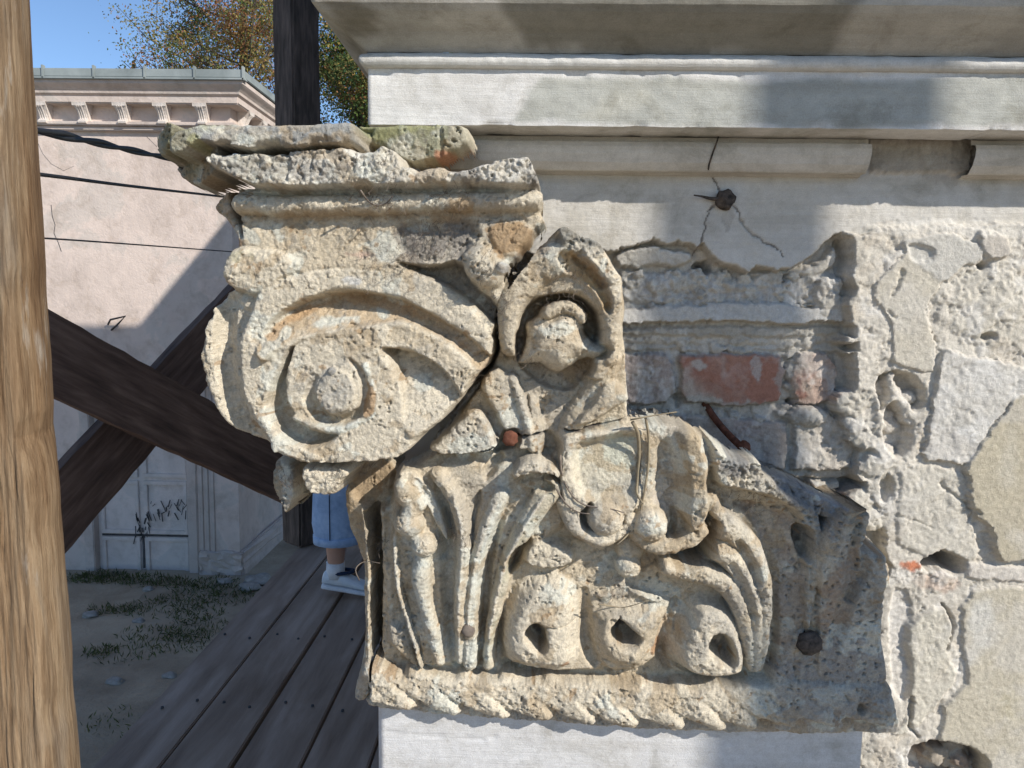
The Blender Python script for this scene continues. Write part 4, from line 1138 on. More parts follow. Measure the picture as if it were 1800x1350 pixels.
# ---- surface: weathering relief
R = F.rough
R *= 1 + .5 * fbm(F.X, F.Z, 55, 99, 3)
n1 = fbm(F.X, F.Z, 26, 101, 4, 0.55)
n2 = fbm(F.X, F.Z, 9, 131, 3, 0.6)
n3 = fbm(F.X, F.Z, 3.4, 151, 2, 0.6)
F.wear(2, 95, .55)
cr = np.abs(fbm(F.X, F.Z, 12, 171, 3, 0.6))
F.H += R * (0.9 * n1 + 0.45 * n2) + (.4 + .6 * R) * .75 * n3 + np.clip(R - 1.3, 0, 2) * 2.2 * fbm(F.X, F.Z, 16, 175, 5, .7) - np.clip(R - 1.4, 0, 2) * 1.2 * sm(.2, 0, cr)
# peeling coats of lime and paint: crisp-edged thin layers
lay1 = fbm(F.X, F.Z, 46, 191, 6, .62)
lay2 = fbm(F.X, F.Z, 22, 193, 6, .65)
m1, m2 = sm(.02, .05, lay1), sm(.22, .25, lay2)
F.H += 1.1 * m1 - 1.5 * m2
F.H += .35 * vn(F.X, F.Z, 1.7, 195) + .6 * R * np.clip(fbm(F.X, F.Z, 6, 197, 3, .7), -.6, .3)
pit = vn(F.X, F.Z, 4.5, 181) + .5 * vn(F.X, F.Z, 2.3, 182)
pitarea = sm(-.1, .35, fbm(F.X, F.Z, 60, 183, 3))
F.H -= (.6 + 3.0 * pitarea) * sm(.82 - .16 * pitarea, 1.02, pit) * np.clip(R, .5, 1.6)

# ---- surface: colour (old paint, lime, dust, lichen)
F.C *= (1 + .10 * m1 - .0 * m2)[..., None]
F.C = F.C * (1 - .42 * m2[..., None]) + np.array([.42, .335, .225]) * (.42 * m2[..., None])
F.speckle((.36, .345, .31), 75, .10, .5, 195, .25)
F.speckle(PALE, 42, .2, .65, 201, .07)
F.speckle(LIGHT, 22, .05, .5, 211, .25)
F.speckle((.40, .31, .20), 38, .26, .6, 221, .1)
F.speckle((.33, .30, .25), 12, .30, .5, 231, .2)
F.speckle(OCHRE, 17, .50, .65, 241, .06)
F.speckle(SOOT, 6, .42, .45, 251, .2)
band = lambda y0, y1: None
F.tint([(470, 590), (500, 545), (560, 520), (640, 515), (720, 535), (800, 585), (850, 630), (830, 630), (770, 580), (680, 545), (590, 540), (520, 565), (480, 610)], 135, (.44, .29, .16), .8, 5, 9, 5, 18)
F.tint([(500, 590), (560, 555), (640, 548), (700, 555), (640, 562), (560, 575)], 140, PALE, .8, 5, 9, 6, 18)
F.tint([(645, 665), (665, 690), (662, 722), (640, 735), (635, 715), (648, 690)], 145, (.42, .28, .16), .9, 3, 5, 7)
F.tint([(560, 735), (600, 745), (640, 732), (630, 748), (590, 760), (555, 752)], 145, PALE, .7, 4, 6, 8)
F.tint([(600, 480), (640, 488), (640, 505), (590, 500)], 150, (.6, .6, .58), .7, 4, 6, 9)
F.tint([(850, 400), (890, 380), (925, 385), (945, 408), (938, 432), (905, 458), (880, 455), (862, 430)], 150, (.35, .235, .13), .85, 4, 10, 10)
F.tint([(790, 345), (830, 340), (850, 360), (830, 385), (770, 388)], 152, (.40, .28, .16), .7, 6, 8, 12)
F.tint([(420, 330), (700, 328), (940, 328), (940, 340), (700, 342), (420, 345)], 152, (.50, .52, .48), .6, 5, 8, 13)
F.tint([(425, 372), (700, 368), (900, 368), (860, 392), (700, 388), (430, 398)], 148, (.36, .28, .19), .75, 6, 6, 14)
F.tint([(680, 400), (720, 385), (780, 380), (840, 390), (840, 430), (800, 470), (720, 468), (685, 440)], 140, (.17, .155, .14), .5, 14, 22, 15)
F.tint([(600, 440), (660, 440), (670, 452), (610, 458)], 150, PINK, .5, 5, 6, 16)
F.tint([(270, 300), (300, 200), (360, 220), (380, 260), (330, 330)], 150, (.24, .225, .14), .6, 10, 16, 17)
F.tint([(300, 215), (420, 200), (600, 196), (600, 222), (420, 232), (330, 245)], 170, (.38, .37, .24), .7, 8, 10, 18)
F.tint([(330, 245), (360, 230), (370, 262), (340, 275)], 180, LICHEN, .8, 6, 8, 19)
F.tint([(620, 212), (700, 212), (780, 215), (760, 235), (700, 245), (640, 250)], 122, (.27, .27, .11), .6, 6, 12, 20)
F.tint([(760, 262), (800, 262), (830, 245), (834, 250), (805, 278), (765, 288)], 122, (.42, .2, .12), .8, 4, 5, 21)
F.tint([(395, 440), (420, 430), (450, 432), (440, 456), (400, 460)], 155, (.44, .42, .28), .5, 6, 12, 22)
F.tint([(390, 480), (430, 500), (455, 510), (420, 516), (395, 500)], 152, (.40, .27, .16), .7, 5, 6, 23)
F.tint([(975, 440), (1010, 440), (1060, 490), (1078, 550), (1060, 545), (1040, 505), (1000, 480)], 148, (.45, .31, .16), .75, 5, 8, 24)
F.tint([(700, 880), (730, 860), (750, 960), (740, 1050), (780, 1160), (740, 1170), (715, 1060), (700, 960)], 105, (.57, .60, .56), .55, 8, 12, 25)
F.tint([(815, 1000), (850, 990), (840, 1090), (815, 1100)], 100, PALE, .6, 8, 10, 26)
F.tint([(1030, 780), (1090, 765), (1120, 800), (1090, 850), (1040, 850)], 106, (.42, .34, .22), .6, 4, 22, 27, 22)
F.tint([(1050, 770), (1110, 755), (1125, 820), (1080, 830)], 106, (.56, .60, .52), .6, 5, 18, 28, 20)
F.tint([(985, 1165), (1000, 1160), (1000, 1178), (985, 1180)], 95, (.42, .26, .16), .9, 3, 4, 29)
F.tint([(1145, 1130), (1168, 1130), (1165, 1160), (1142, 1162)], 84, (.42, .26, .15), .9, 3, 4, 30)
F.tint([(1440, 1000), (1490, 960), (1500, 1020), (1470, 1110), (1440, 1150)], 92, (.33, .24, .17), .7, 10, 14, 31)
F.tint([(1480, 920), (1510, 900), (1512, 950), (1490, 970)], 95, (.20, .225, .205), .7, 8, 10, 32)
F.tint([(1255, 780), (1340, 805), (1440, 880), (1440, 905), (1340, 860), (1260, 830)], 112, (.22, .22, .215), .45, 10, 22, 33)

# dark crust and lichen on the weather-beaten tops
F.tint([(965, 400), (990, 385), (1030, 405), (1070, 430), (1050, 445), (1010, 425), (980, 430)], 152, (.15, .15, .14), .7, 4, 16, 34, 9)
F.tint([(930, 290), (958, 300), (955, 335), (925, 330)], 180, (.13, .125, .12), .7, 4, 10, 35, 8)
F.tint([(800, 300), (840, 290), (850, 318), (810, 320)], 180, (.16, .15, .145), .6, 4, 14, 36, 8)
F.tint([(380, 300), (450, 285), (560, 290), (640, 300), (560, 322), (430, 324)], 182, (.22, .205, .185), .55, 4, 18, 37, 9)
F.tint([(400, 268), (500, 266), (600, 262), (600, 282), (480, 288), (400, 290)], 184, (.20, .185, .165), .5, 4, 16, 38, 10)
F.tint([(1260, 800), (1290, 790), (1330, 820), (1300, 850), (1262, 840)], 112, (.17, .17, .175), .6, 4, 16, 39, 9)
F.tint([(1340, 830), (1450, 870), (1440, 920), (1400, 900)], 100, (.15, .15, .155), .5, 4, 18, 40, 10)
F.tint([(870, 480), (900, 450), (960, 415), (965, 440), (910, 500)], 145, (.22, .20, .18), .5, 5, 16, 41, 12)
F.tint([(1440, 900), (1520, 890), (1560, 980), (1560, 1100), (1480, 1080)], 95, (.22, .21, .19), .3, 8, 26, 42, 16)
F.tint([(1350, 1150), (1580, 1150), (1590, 1280), (1350, 1290)], 84, (.2, .19, .18), .3, 8, 30, 43, 18)
F.tint([(680, 440), (720, 400), (760, 470), (720, 480)], 145, (.2, .18, .16), .5, 5, 16, 44, 10)

NAMES = {ABA: 'abacus', VOL: 'volute', EYE: 'volute_eye', SIDE: 'side_leaf', HOOD: 'flower_hood', BUD: 'flower_bud', STALK: 'stalk', STALK2: 'stalk', STALK3: 'stalk', HEL: 'small_scroll', HEL2: 'small_scroll',
         LEAFA: 'acanthus_leaf', ROS1: 'rosette', ROS2: 'rosette', ROS3: 'rosette', BERRY: 'berry', BERRY2: 'berry', FROND: 'curled_frond', BASE: 'base_moulding', BELL: 'bell', BOSS: 'boss',
         SLAB: 'mortar_slab', SLAB2: 'mossy_fragment', FAN: 'fan_fragment', LEAFB: 'acanthus_leaf', RUBBLE: 'broken_edge', SIDE2: 'leaf_edge', SCEYE: 'scroll_eye', SCEYE2: 'scroll_eye'}
PLAB = {VOL: 'large spiral scroll at the left corner', SLAB: 'grey cement slab with lichen on top', SLAB2: 'mossy loose brick fragment', LEAFB: 'dark weathered leaf at the right end', LEAFA: 'fluted leaf with pale paint remains',
        BUD: 'pale rounded bud hanging inside the hood', RUBBLE: 'crumbling pale broken top edge'}
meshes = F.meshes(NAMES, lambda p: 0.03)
capital = empty('pilaster_capital', (float(P([(1100, 1290)], 50)[0][0]) / 1000, 0.0, float(P([(1100, 1290)], 50)[0][1]) / 1000),
                label='broken cream stone capital with a big spiral scroll and acanthus leaves', cat='capital')
PO = {}
SUBS = {EYE: VOL, SCEYE: HEL, SCEYE2: HEL2, BUD: HOOD}
for pid in sorted(meshes, key=lambda p: p in SUBS):
    par = PO[SUBS[pid]] if pid in SUBS else capital
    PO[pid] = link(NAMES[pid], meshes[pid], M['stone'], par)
    if pid in PLAB: PO[pid]['label'] = PLAB[pid]


def Hat(px, py, h):
    x, z = P([(px, py)], h)[0]
    i = int(np.clip(np.searchsorted(F.xs, x), 0, len(F.xs) - 1))
    j = int(np.clip(np.searchsorted(F.zs, z), 0, len(F.zs) - 1))
    return x, z, F.H[j, i]


def bolt(px, py, h, r, name, mat, parent, lab, seed):
    """domed corroded bolt head with a ragged rim and a shank into the stone"""
    rng = random.Random(seed)
    x, z, hh = Hat(px, py, h)
    bm = bmesh.new()
    c = Vector((x / 1000, -(h + 1) / 1000, z / 1000))
    prof = [(0.55, 0.03), (0.6, 0.004), (1.0, 0.002), (1.02, -0.003), (0.8, -0.0055), (0.4, -0.0068)]
    n = 18
    wob = [1 + rng.uniform(-.09, .09) for _ in range(n)]
    rings = [[bm.verts.new(c + Vector((math.cos(2 * math.pi * k / n) * r * q * wob[k], dy, math.sin(2 * math.pi * k / n) * r * q * wob[k]))) for k in range(n)] for q, dy in prof]
    for a, b in zip(rings, rings[1:]):
        for k in range(n):
            bm.faces.new((a[k], a[(k + 1) % n], b[(k + 1) % n], b[k]))
    bm.faces.new(rings[-1])
    o = link(name, bm_mesh(name, bm, True), mat, parent)
    o['label'] = lab
    return o


bolt(897, 770, 112, .0085, 'bolt', M['rust'], capital, 'round rusty bolt head beside the crack', 1)
bolt(823, 1107, 92, .0075, 'bolt', M['root'], capital, 'dusty bolt head between the leaf ribs', 2)
bolt(1422, 1129, 92, .014, 'bolt', M['darkbolt'], capital, 'black corroded bolt near the base', 3)

# dry stalks caught on the capital
def stalk(pxs, h, r, label, mat):
    pts = []
    for q in pxs:
        hh = q[2] if len(q) > 2 else h
        if 0 < len(pts) < len(pxs) - 1:      # let the stalk rest on the stone
            for _ in range(3):
                hl = Hat(q[0], q[1], hh)[2]
                hh = min(hh, hl + 2.5) if hl > 60 else hh
                hh = max(hh, hl + .8)
        x, z = P([(q[0], q[1])], hh)[0]
        pts.append(np.array([x / 1000, -hh / 1000, z / 1000]))
    pts = chaikin3(np.array(pts))
    vs = [Vector(p) for p in pts]
    return link('dry_stalk', tube_mesh('dry_stalk', vs, [r * (1 - .5 * i / len(vs)) for i in range(len(vs))], 6), mat, None, label=label, cat='stalk', group='dry stalks caught on the capital')


stalk([(1112, 742, 122), (1122, 760, 118), (1124, 800, 110), (1121, 840, 112), (1118, 868, 116), (1130, 885, 120)], 110, .0022, 'thick grey dry stalk lying down the middle of the two small scrolls', M['straw'])
stalk([(1135, 735, 124), (1141, 770, 116), (1140, 820, 112), (1132, 870, 120), (1125, 905, 124), (1105, 940, 126), (1085, 957, 122)], 112, .0015, 'long thin stalk curving past the left scroll eye', M['straw'])
stalk([(985, 800, 118), (986, 830, 122), (998, 862, 120), (1018, 885, 116), (1045, 892, 122), (1075, 894, 126), (1098, 902, 124)], 118, .0011, 'thin root arching over the left small scroll', M['root'])
stalk([(978, 860, 118), (995, 888, 122), (1018, 902, 116), (1036, 903, 120)], 118, .001, 'short root on the outer rim of the left small scroll', M['root'])
stalk([(1108, 738, 126), (1150, 730, 128), (1190, 724, 126)], 126, .001, 'pair of straws sticking out towards the red brick', M['straw'])
stalk([(1052, 1062, 104), (1078, 1066, 106), (1098, 1069, 104), (1140, 1055, 106)], 104, .0008, 'small straw above the middle rosette hole', M['straw'])
stalk([(634, 335, 186), (645, 352, 184), (660, 362, 182), (680, 358, 184), (690, 345, 186)], 185, .001, 'loose dead root hanging under the rough abacus edge', M['root'])
stalk([(632, 1020, 92), (622, 1000, 96), (640, 985, 98), (668, 990, 96)], 95, .0007, 'fine curled root at the corner leaf edge', M['root'])


# cobweb and root fibres clinging under the abacus and in the crevices
def fibres(spots, seed):
    rng = np.random.default_rng(seed)
    V, Q = [], []
    for (px, py, rad, n, off) in spots:
        for _ in range(n):
            x, z, hh = Hat(px + rng.normal() * rad, py + rng.normal() * rad * .7, 140)
            p = np.array([x, hh + off * rng.uniform(.1, 1), z])
            d = rng.normal(size=3) * np.array([1, .5, 1])
            d /= np.linalg.norm(d)
            L = rng.uniform(5, 16)
            prev = None
            for k in range(6):
                t = k / 5
                c = p + d * L * t
                d = d + rng.normal(size=3) * .35
                d /= np.linalg.norm(d)
                w = rng.uniform(.16, .3)
                ring = [c + np.array(o) * w for o in ((1, 0, 0), (-.5, .87, .3), (-.5, -.3, .87))]
                b = len(V)
                V += [np.array([q[0], -q[1], q[2]]) / 1000 for q in ring]
                if prev is not None:
                    for i in range(3):
                        Q.append((prev + i, prev + (i + 1) % 3, b + (i + 1) % 3, b + i))
                prev = b
    return link('cobweb', fast_mesh('cobweb', np.array(V), np.array(Q)), M['root'], None, kind='stuff', label='dusty cobwebs and fine root fibres clinging to the capital', cat='cobweb')


fibres([(760, 430, 34, 110, 6), (700, 352, 24, 50, 5), (650, 330, 40, 40, 5), (790, 360, 24, 30, 5), (880, 540, 12, 30, 10), (990, 505, 22, 40, 10), (830, 680, 14, 30, 8), (690, 470, 30, 40, 8), (600, 835, 30, 60, 10), (510, 860, 14, 30, 8),
        (650, 990, 8, 24, 8), (810, 960, 14, 30, 8), (1340, 900, 30, 30, 8), (1100, 1080, 20, 24, 6), (920, 640, 16, 20, 8), (860, 480, 20, 30, 6)], 77)
# ------------------------------------------------------------------ ground, far house, scaffold, trees
GZ = -3.3
M['sand'] = plain_mat('trodden_sand', [(0.3, (.25, .20, .14)), (0.5, (.37, .30, .215)), (0.7, (.46, .385, .28))], 1.6, .95, 14, .7, .03)
gme = bmesh.new()
bmesh.ops.create_grid(gme, x_segments=2, y_segments=2, size=400)
g = link('ground', bm_mesh('ground', gme), M['sand'], kind='structure')
g.location = (0, 0, GZ)

# a finer lumpy patch of yard and grass tufts
rngn = np.random.default_rng(5)
yx = np.linspace(-7.5, 0.0, 150); yy = np.linspace(2.2, 7.9, 120)
YX, YY = np.meshgrid(yx, yy)
YZ = GZ + .012 + .035 * fbm(YX * 1000, YY * 1000, 700, 701, 4) * np.clip(np.minimum(np.minimum(YX + 7.5, -YX), np.minimum(YY - 2.2, 7.9 - YY)) * 3, 0, 1)
idx = np.arange(YX.size).reshape(YX.shape)
q = np.stack([idx[:-1, :-1], idx[:-1, 1:], idx[1:, 1:], idx[1:, :-1]], -1).reshape(-1, 4)
link('yard', fast_mesh('yard', np.stack([YX, YY, YZ], -1).reshape(-1, 3), q), M['sand'], kind='structure')


def leaf_mat(name, attr=True, trans=.35):
    m, nt, b = new_mat(name)
    at = nd(nt, 'ShaderNodeAttribute', attribute_name='col')
    nt.links.new(at.outputs['Color'], b.inputs['Base Color'])
    b.inputs['Roughness'].default_value = .65
    b.inputs['Specular IOR Level'].default_value = .25
    tr = nd(nt, 'ShaderNodeBsdfTranslucent')
    nt.links.new(at.outputs['Color'], tr.inputs[0])
    mx = nd(nt, 'ShaderNodeMixShader')
    mx.inputs[0].default_value = trans
    nt.links.new(b.outputs[0], mx.inputs[1]); nt.links.new(tr.outputs[0], mx.inputs[2])
    nt.links.new(mx.outputs[0], nt.nodes['Material Output'].inputs[0])
    return m


M['leaf'] = leaf_mat('leaves')


def leaf_cloud(name, pos, size, cols, rng, up=0.0, asp=.55, mat=None, parent=None, **kw):
    n = len(pos)
    a = rng.normal(size=(n, 3)); a[:, 2] += up; a /= np.linalg.norm(a, axis=1)[:, None]
    b = rng.normal(size=(n, 3)); b -= a * (a * b).sum(1)[:, None]; b /= np.linalg.norm(b, axis=1)[:, None]
    s = size * rng.uniform(.6, 1.3, n)[:, None]
    v = np.stack([pos, pos + a * s * .5 + b * s * asp * .5, pos + a * s, pos + a * s * .5 - b * s * asp * .5], 1)
    q = np.arange(n * 4).reshape(n, 4)
    return link(name, fast_mesh(name, v.reshape(-1, 3), q, np.repeat(cols, 4, 0), False), mat or M['leaf'], parent, **kw)


# grass: tufts along the house foot and across the yard
def tufts(spots, n, rng):
    P_, A_ = [], []
    for (x, y, r, k) in spots:
        m = int(n * k)
        ang = rng.uniform(0, 6.28, m); rr = r * np.sqrt(rng.uniform(0, 1, m))
        P_.append(np.stack([x + rr * np.cos(ang) * 1.6, y + rr * np.sin(ang), np.full(m, GZ + .01)], 1))
    return np.concatenate(P_)


rg = np.random.default_rng(21)
spots = []
for px, py, r, k in [(150, 1050, .16, 1), (180, 1048, .2, 1.2), (215, 1050, .2, 1), (255, 1052, .2, 1), (300, 1055, .16, .8), (340, 1060, .2, .8), (380, 1055, .2, 1), (410, 1068, .16, .7), (330, 1085, .22, .9), (290, 1105, .3, .9), (230, 1110, .14, .6),
                     (345, 1115, .2, .8), (400, 1085, .22, .8), (350, 1140, .22, .9), (265, 1155, .2, .7), (320, 1175, .2, .6), (220, 1195, .22, .6), (190, 1110, .14, .5), (330, 1160, .15, .6), (180, 1190, .1, .5), (240, 1330, .25, .5)]:
    d = 3.3 * FPX / max(py - 530, 1)
    x, z = U(np.array([px]), np.array([py]), d - .945)
    spots.append((float(x[0]), min(d - .945, 7.75), r, k))
gp = tufts(spots, 260, rg)
gcol = np.array([.085, .105, .04])[None] * rg.uniform(.5, 1.5, (len(gp), 1)) + rg.uniform(0, .02, (len(gp), 1)) * np.array([[1, .7, 0]])
leaf_cloud('grass', gp, .06, gcol, rg, up=1.2, asp=.16, kind='stuff', label='patchy low grass on the sandy yard', cat='grass')

# ---- far house ------------------------------------------------
HY = 7.9
HXC = -3.41


def far_x(px, py=400, Y=HY): return float(U(np.array([px]), np.array([py]), Y)[0][0])
def far_z(py, px=250, Y=HY): return float(U(np.array([px]), np.array([py]), Y)[1][0])


def facade_mat(name, base):
    m, nt, b = new_mat(name)
    p = nd(nt, 'ShaderNodeTexCoord').outputs['Object']
    n = noise(nt, p, 1.1, 10, .62, .4)
    n2 = noise(nt, p, 5, 8, .7, .2)
    n3 = noise(nt, p, 38, 6, .7)
    c = ramp(nt, n, [(.32, tuple(v * .86 for v in base)), (.46, base), (.53, tuple(min(v * 1.06, .9) for v in base)), (.56, (base[0] * .93, base[1] * .97, base[2] * .98)), (.7, tuple(v * .92 for v in base))])
    c = mixc(nt, 1.0, c, ramp(nt, n2, [(.3, (.8, .78, .75)), (.5, (1, 1, 1)), (.75, (1.06, 1.05, 1.04))]), 'MULTIPLY')
    nt.links.new(c, b.inputs['Base Color'])
    b.inputs['Roughness'].default_value = .95
    b.inputs['Specular IOR Level'].default_value = .1
    bump(nt, b, [(n2, .5, .03), (n3, .5, .006)])
    return m


M['pink'] = facade_mat('pink_render', (.64, .54, .48))
M['pinkt'] = facade_mat('pink_trim', (.56, .48, .43))
M['pinkb'] = facade_mat('pale_bracket_render', (.68, .62, .57))
M['door'] = facade_mat('old_painted_door', (.66, .585, .54))
M['zinc'] = plain_mat('weathered_zinc', [(0.3, (.19, .22, .22)), (0.6, (.30, .34, .34)), (0.75, (.36, .38, .37))], 3, .6, 30, .15, .003)
M['black'] = plain_mat('black_paint', [(0.3, (.03, .03, .032)), (0.7, (.12, .115, .115))], 10, .8)
house = empty('pink_house', (HXC - 3, HY + 2, GZ), label='pale pink rendered house with bracketed cornice and old double door', cat='house')
XL = -10.5
HB = HY + 6


def lshape(name, proj0, proj1, z0, z1, mat, bev=0.0):
    """a course running along the front and returning along the right side"""
    bm = bmesh.new()
    box_bm(bm, XL, HXC + proj1, HY - proj1, HB, z0, z1, bev)
    return link(name, bm_mesh(name, bm), mat, house)


# wall front as a displaced sheet with a door opening, body behind
zt2 = far_z(222)
bm = bmesh.new()
dx0, dx1, dzt = far_x(150, 900), far_x(345, 900), far_z(700)
for (a, b2, c, d) in ((XL, dx0, GZ - .1, zt2), (dx1, HXC, GZ - .1, zt2), (dx0, dx1, dzt, zt2)):
    box_bm(bm, a, b2, HY, HY + .3, c, d)
link('wall', bm_mesh('wall', bm), M['pink'], house)
box('wall', XL, HXC - .004, HY + .31, HB, GZ - .1, zt2, M['pink'], house)
# door frame, leaves, panels
box('door_frame', dx0 - .02, dx0 + .10, HY - .02, HY + .12, GZ, dzt + .06, M['pinkt'], house, .01)
box('door_frame', dx1 - .10, dx1 + .02, HY - .02, HY + .12, GZ, dzt + .06, M['pinkt'], house, .01)
box('door_frame', dx0 + .101, dx1 - .101, HY - .02, HY + .12, dzt - .06, dzt + .06, M['pinkt'], house, .01)
door = box('door', dx0 + .1, dx1 - .1, HY + .1, HY + .14, GZ, dzt - .05, M['door'], house)
door['label'] = 'dirty white panelled double door with black marks'
dm = far_x(245, 950)
zs = [far_z(1028), far_z(945), far_z(845), far_z(765), far_z(715)]
for (a, b2) in ((dx0 + .14, dm - .03), (dm + .03, dx1 - .14)):
    for z0, z1 in zip(zs, zs[1:]):
        bm = bmesh.new()
        t = .05
        for (p0, p1, q0, q1) in ((a, b2, z0 + .02, z0 + .02 + t), (a, b2, z1 - .02 - t, z1 - .02), (a, a + t, z0 + .071, z1 - .071), (b2 - t, b2, z0 + .071, z1 - .071)):
            box_bm(bm, p0, p1, HY + .075, HY + .101, q0, q1, .006)
        link('door_panel', bm_mesh('door_panel', bm), M['door'], door)
box('door_gap', dm - .012, dm + .012, HY + .088, HY + .103, GZ + .02, zs[1] - .005, M['black'], door)
box('door_gap', dx0 + .14, dx1 - .14, HY + .09, HY + .103, zs[1] - .012, zs[1] + .012, M['black'], door)
# illegible black brush marks, as strokes of paint
rs = random.Random(4)
bm = bmesh.new()
def stroke(x0, z0, x1, z1, w):
    box_bm(bm, -w, w, -.001, .001, 0, math.hypot(x1 - x0, z1 - z0), 0, Matrix.Translation((x0, HY + .072, z0)) @ Matrix.Rotation(math.atan2(x1 - x0, z1 - z0), 4, 'Y'))
for k in range(30):
    px = 262 + k * 2.6 + rs.uniform(-2, 2); py = 895 + rs.uniform(-14, 14) - k * .1
    x0, z0 = far_x(px, py), far_z(py, px)
    stroke(x0, z0, x0 + rs.uniform(-.05, .05), z0 - rs.uniform(.02, .11), rs.uniform(.003, .008))
for k in range(26):
    px = 232 + rs.uniform(0, 24); py = 918 + rs.uniform(-20, 30)
    x0, z0 = far_x(px, py), far_z(py, px)
    stroke(x0, z0, x0 + rs.uniform(-.04, .04), z0 - rs.uniform(.03, .12), rs.uniform(.003, .008))
link('paint_marks', bm_mesh('paint_marks', bm), M['black'], door)
# pilaster strips right of the door, plinth
for k, px in enumerate((352, 362, 372)):
    box('wall_strip', far_x(px, 900), far_x(px + 6, 900), HY - .018, HY + .02, GZ, dzt + .3, M['pinkt'], house, .006)
box('lintel_moulding', dx0 - .2, HXC - .3, HY - .05, HY + .02, dzt + .12, dzt + .2, M['pinkt'], house, .012)
bm = bmesh.new()
box_bm(bm, dx1 + .04, HXC + .06, HY - .06, HB, GZ - .1, far_z(965), .02)
bmesh.ops.subdivide_edges(bm, edges=bm.edges[:], cuts=6, use_grid_fill=True)
for v in bm.verts:
    v.co += Vector((random.uniform(-.02, .02), random.uniform(-.02, .02), random.uniform(-.03, .02)))
link('plinth', bm_mesh('plinth', bm), M['pinkt'], house)
# cornice courses
lshape('string_course', 0, .06, far_z(232), far_z(224), M['pinkt'], .01)
lshape('string_course', 0, .10, far_z(224) + .001, far_z(217), M['pinkt'], .01)
lshape('frieze_band', 0, .02, far_z(217) + .001, far_z(182), M['pink'])
ymc = HY - .26
lshape('soffit_course', 0, .17, far_z(182, Y=HY - .17) + .001, far_z(168, Y=HY - .17), M['pinkt'], .012)
# crown moulding: stepped flare
zc0, zc1 = far_z(168, Y=HY - .17) + .001, far_z(139, Y=HY - .25)
bm = bmesh.new()
prof = [(.16, 0), (.185, .12), (.19, .3), (.21, .45), (.24, .62), (.255, .72), (.255, 1.0)]
rows = []
for pj, t in prof:
    z = zc0 + (zc1 - zc0) * t
    rows.append([bm.verts.new(c) for c in ((XL, HY - pj, z), (HXC + pj, HY - pj, z), (HXC + pj, HB, z))])
for a, b2 in zip(rows, rows[1:]):
    for i in (0, 1):
        bm.faces.new((a[i], a[i + 1], b2[i + 1], b2[i]))
link('crown_moulding', bm_mesh('crown_moulding', bm), M['pinkt'], house)
# zinc edge with separate sheets
zr0, zr1 = zc1 + .002, far_z(120, Y=HY - .28)
seams = [far_x(p, 128, HY - .33) for p in (-120, -20, 70, 160, 250, 338)] + [HXC + .27]
for a, b2 in zip(seams, seams[1:]):
    sh = box('roof_sheet', a + .004, b2 - .004, HY - .275, HY - .2, zr0 + .012, zr1, M['zinc'], house, .008)
    box('seam', b2 - .014, b2 + .010, HY - .29, HY - .24, zr0 - .01, zr1 + .03, M['zinc'], sh, .004)
box('roof_lip', XL, HXC + .285, HY - .29, HY - .19, zr0 - .012, zr0 + .0115, M['zinc'], house, .004)
box('roof_sheet', HXC + .05, HXC + .275, HY - .199, HB, zr0 + .012, zr1, M['zinc'], house, .008)
box('roof_deck', XL, HXC + .049, HY - .199, HB, zr0 - .03, zr1 - .02, M['zinc'], house)

# scroll brackets
zb1, zb0 = far_z(182, Y=HY - .12), far_z(218, Y=HY - .12)
HB_ = zb1 - zb0
bprof = [(.0, 0), (.06, .0), (.10, .05), (.105, .14), (.075, .22), (.075, .30), (.09, .45), (.11, .62), (.13, .75), (.15, .84), (.152, .93), (.155, 1.0), (0, 1.0)]


def bracket(name='bracket', w=.045):
    bm = bmesh.new()
    L = [[bm.verts.new((sx * (w * (1.0 + .7 * (t > .83))), -pj, t * HB_)) for pj, t in bprof] for sx in (-1, 1)]
    bm.faces.new(L[0]); bm.faces.new(L[1][::-1])
    n = len(bprof)
    for i in range(n):
        bm.faces.new((L[0][i], L[0][(i + 1) % n], L[1][(i + 1) % n], L[1][i]))
    for sx in (-.5, 0, .5):       # flutes standing proud
        pts = [Vector((sx * w * 1.1, -pj - .001, t * HB_)) for pj, t in bprof[4:10]]
        tube_mesh('x', pts, .008, 5, bmin=bm)
    return bm_mesh(name, bm)


bme = bracket()
for px in (5, 75, 145, 215, 285, 355):
    o = link('bracket', bme, M['pinkb'], house)
    o.location = Vector((far_x(px, 200, HY - .1), HY - .021, zb0))
for k in range(6):
    o = link('bracket', bme, M['pinkt'], house)
    o.rotation_euler = (0, 0, math.pi / 2)
    o.location = Vector((HXC + .021, HY + .25 + k * .45, zb0))
# cracks and iron hook on the wall
def crack(pts, r):
    v = [Vector((far_x(a, b2), HY - .0005, far_z(b2, a))) for a, b2 in pts]
    link('wall_crack', tube_mesh('wall_crack', v, r, 5), M['black'], house)
crack([(90, 360), (92, 380), (97, 395), (95, 410), (102, 425), (108, 442)], .0035)
crack([(64, 245), (75, 270), (90, 288), (112, 300), (130, 292)], .002)
crack([(258, 240), (268, 250), (276, 258)], .002)
v = [W(190, 570, HY - .02), W(194, 562, HY - .08), W(220, 556, HY - .12), W(205, 572, HY - .1), W(196, 580, HY - .02)]
link('iron_hook', tube_mesh('iron_hook', v, .012, 6), M['black'], house)

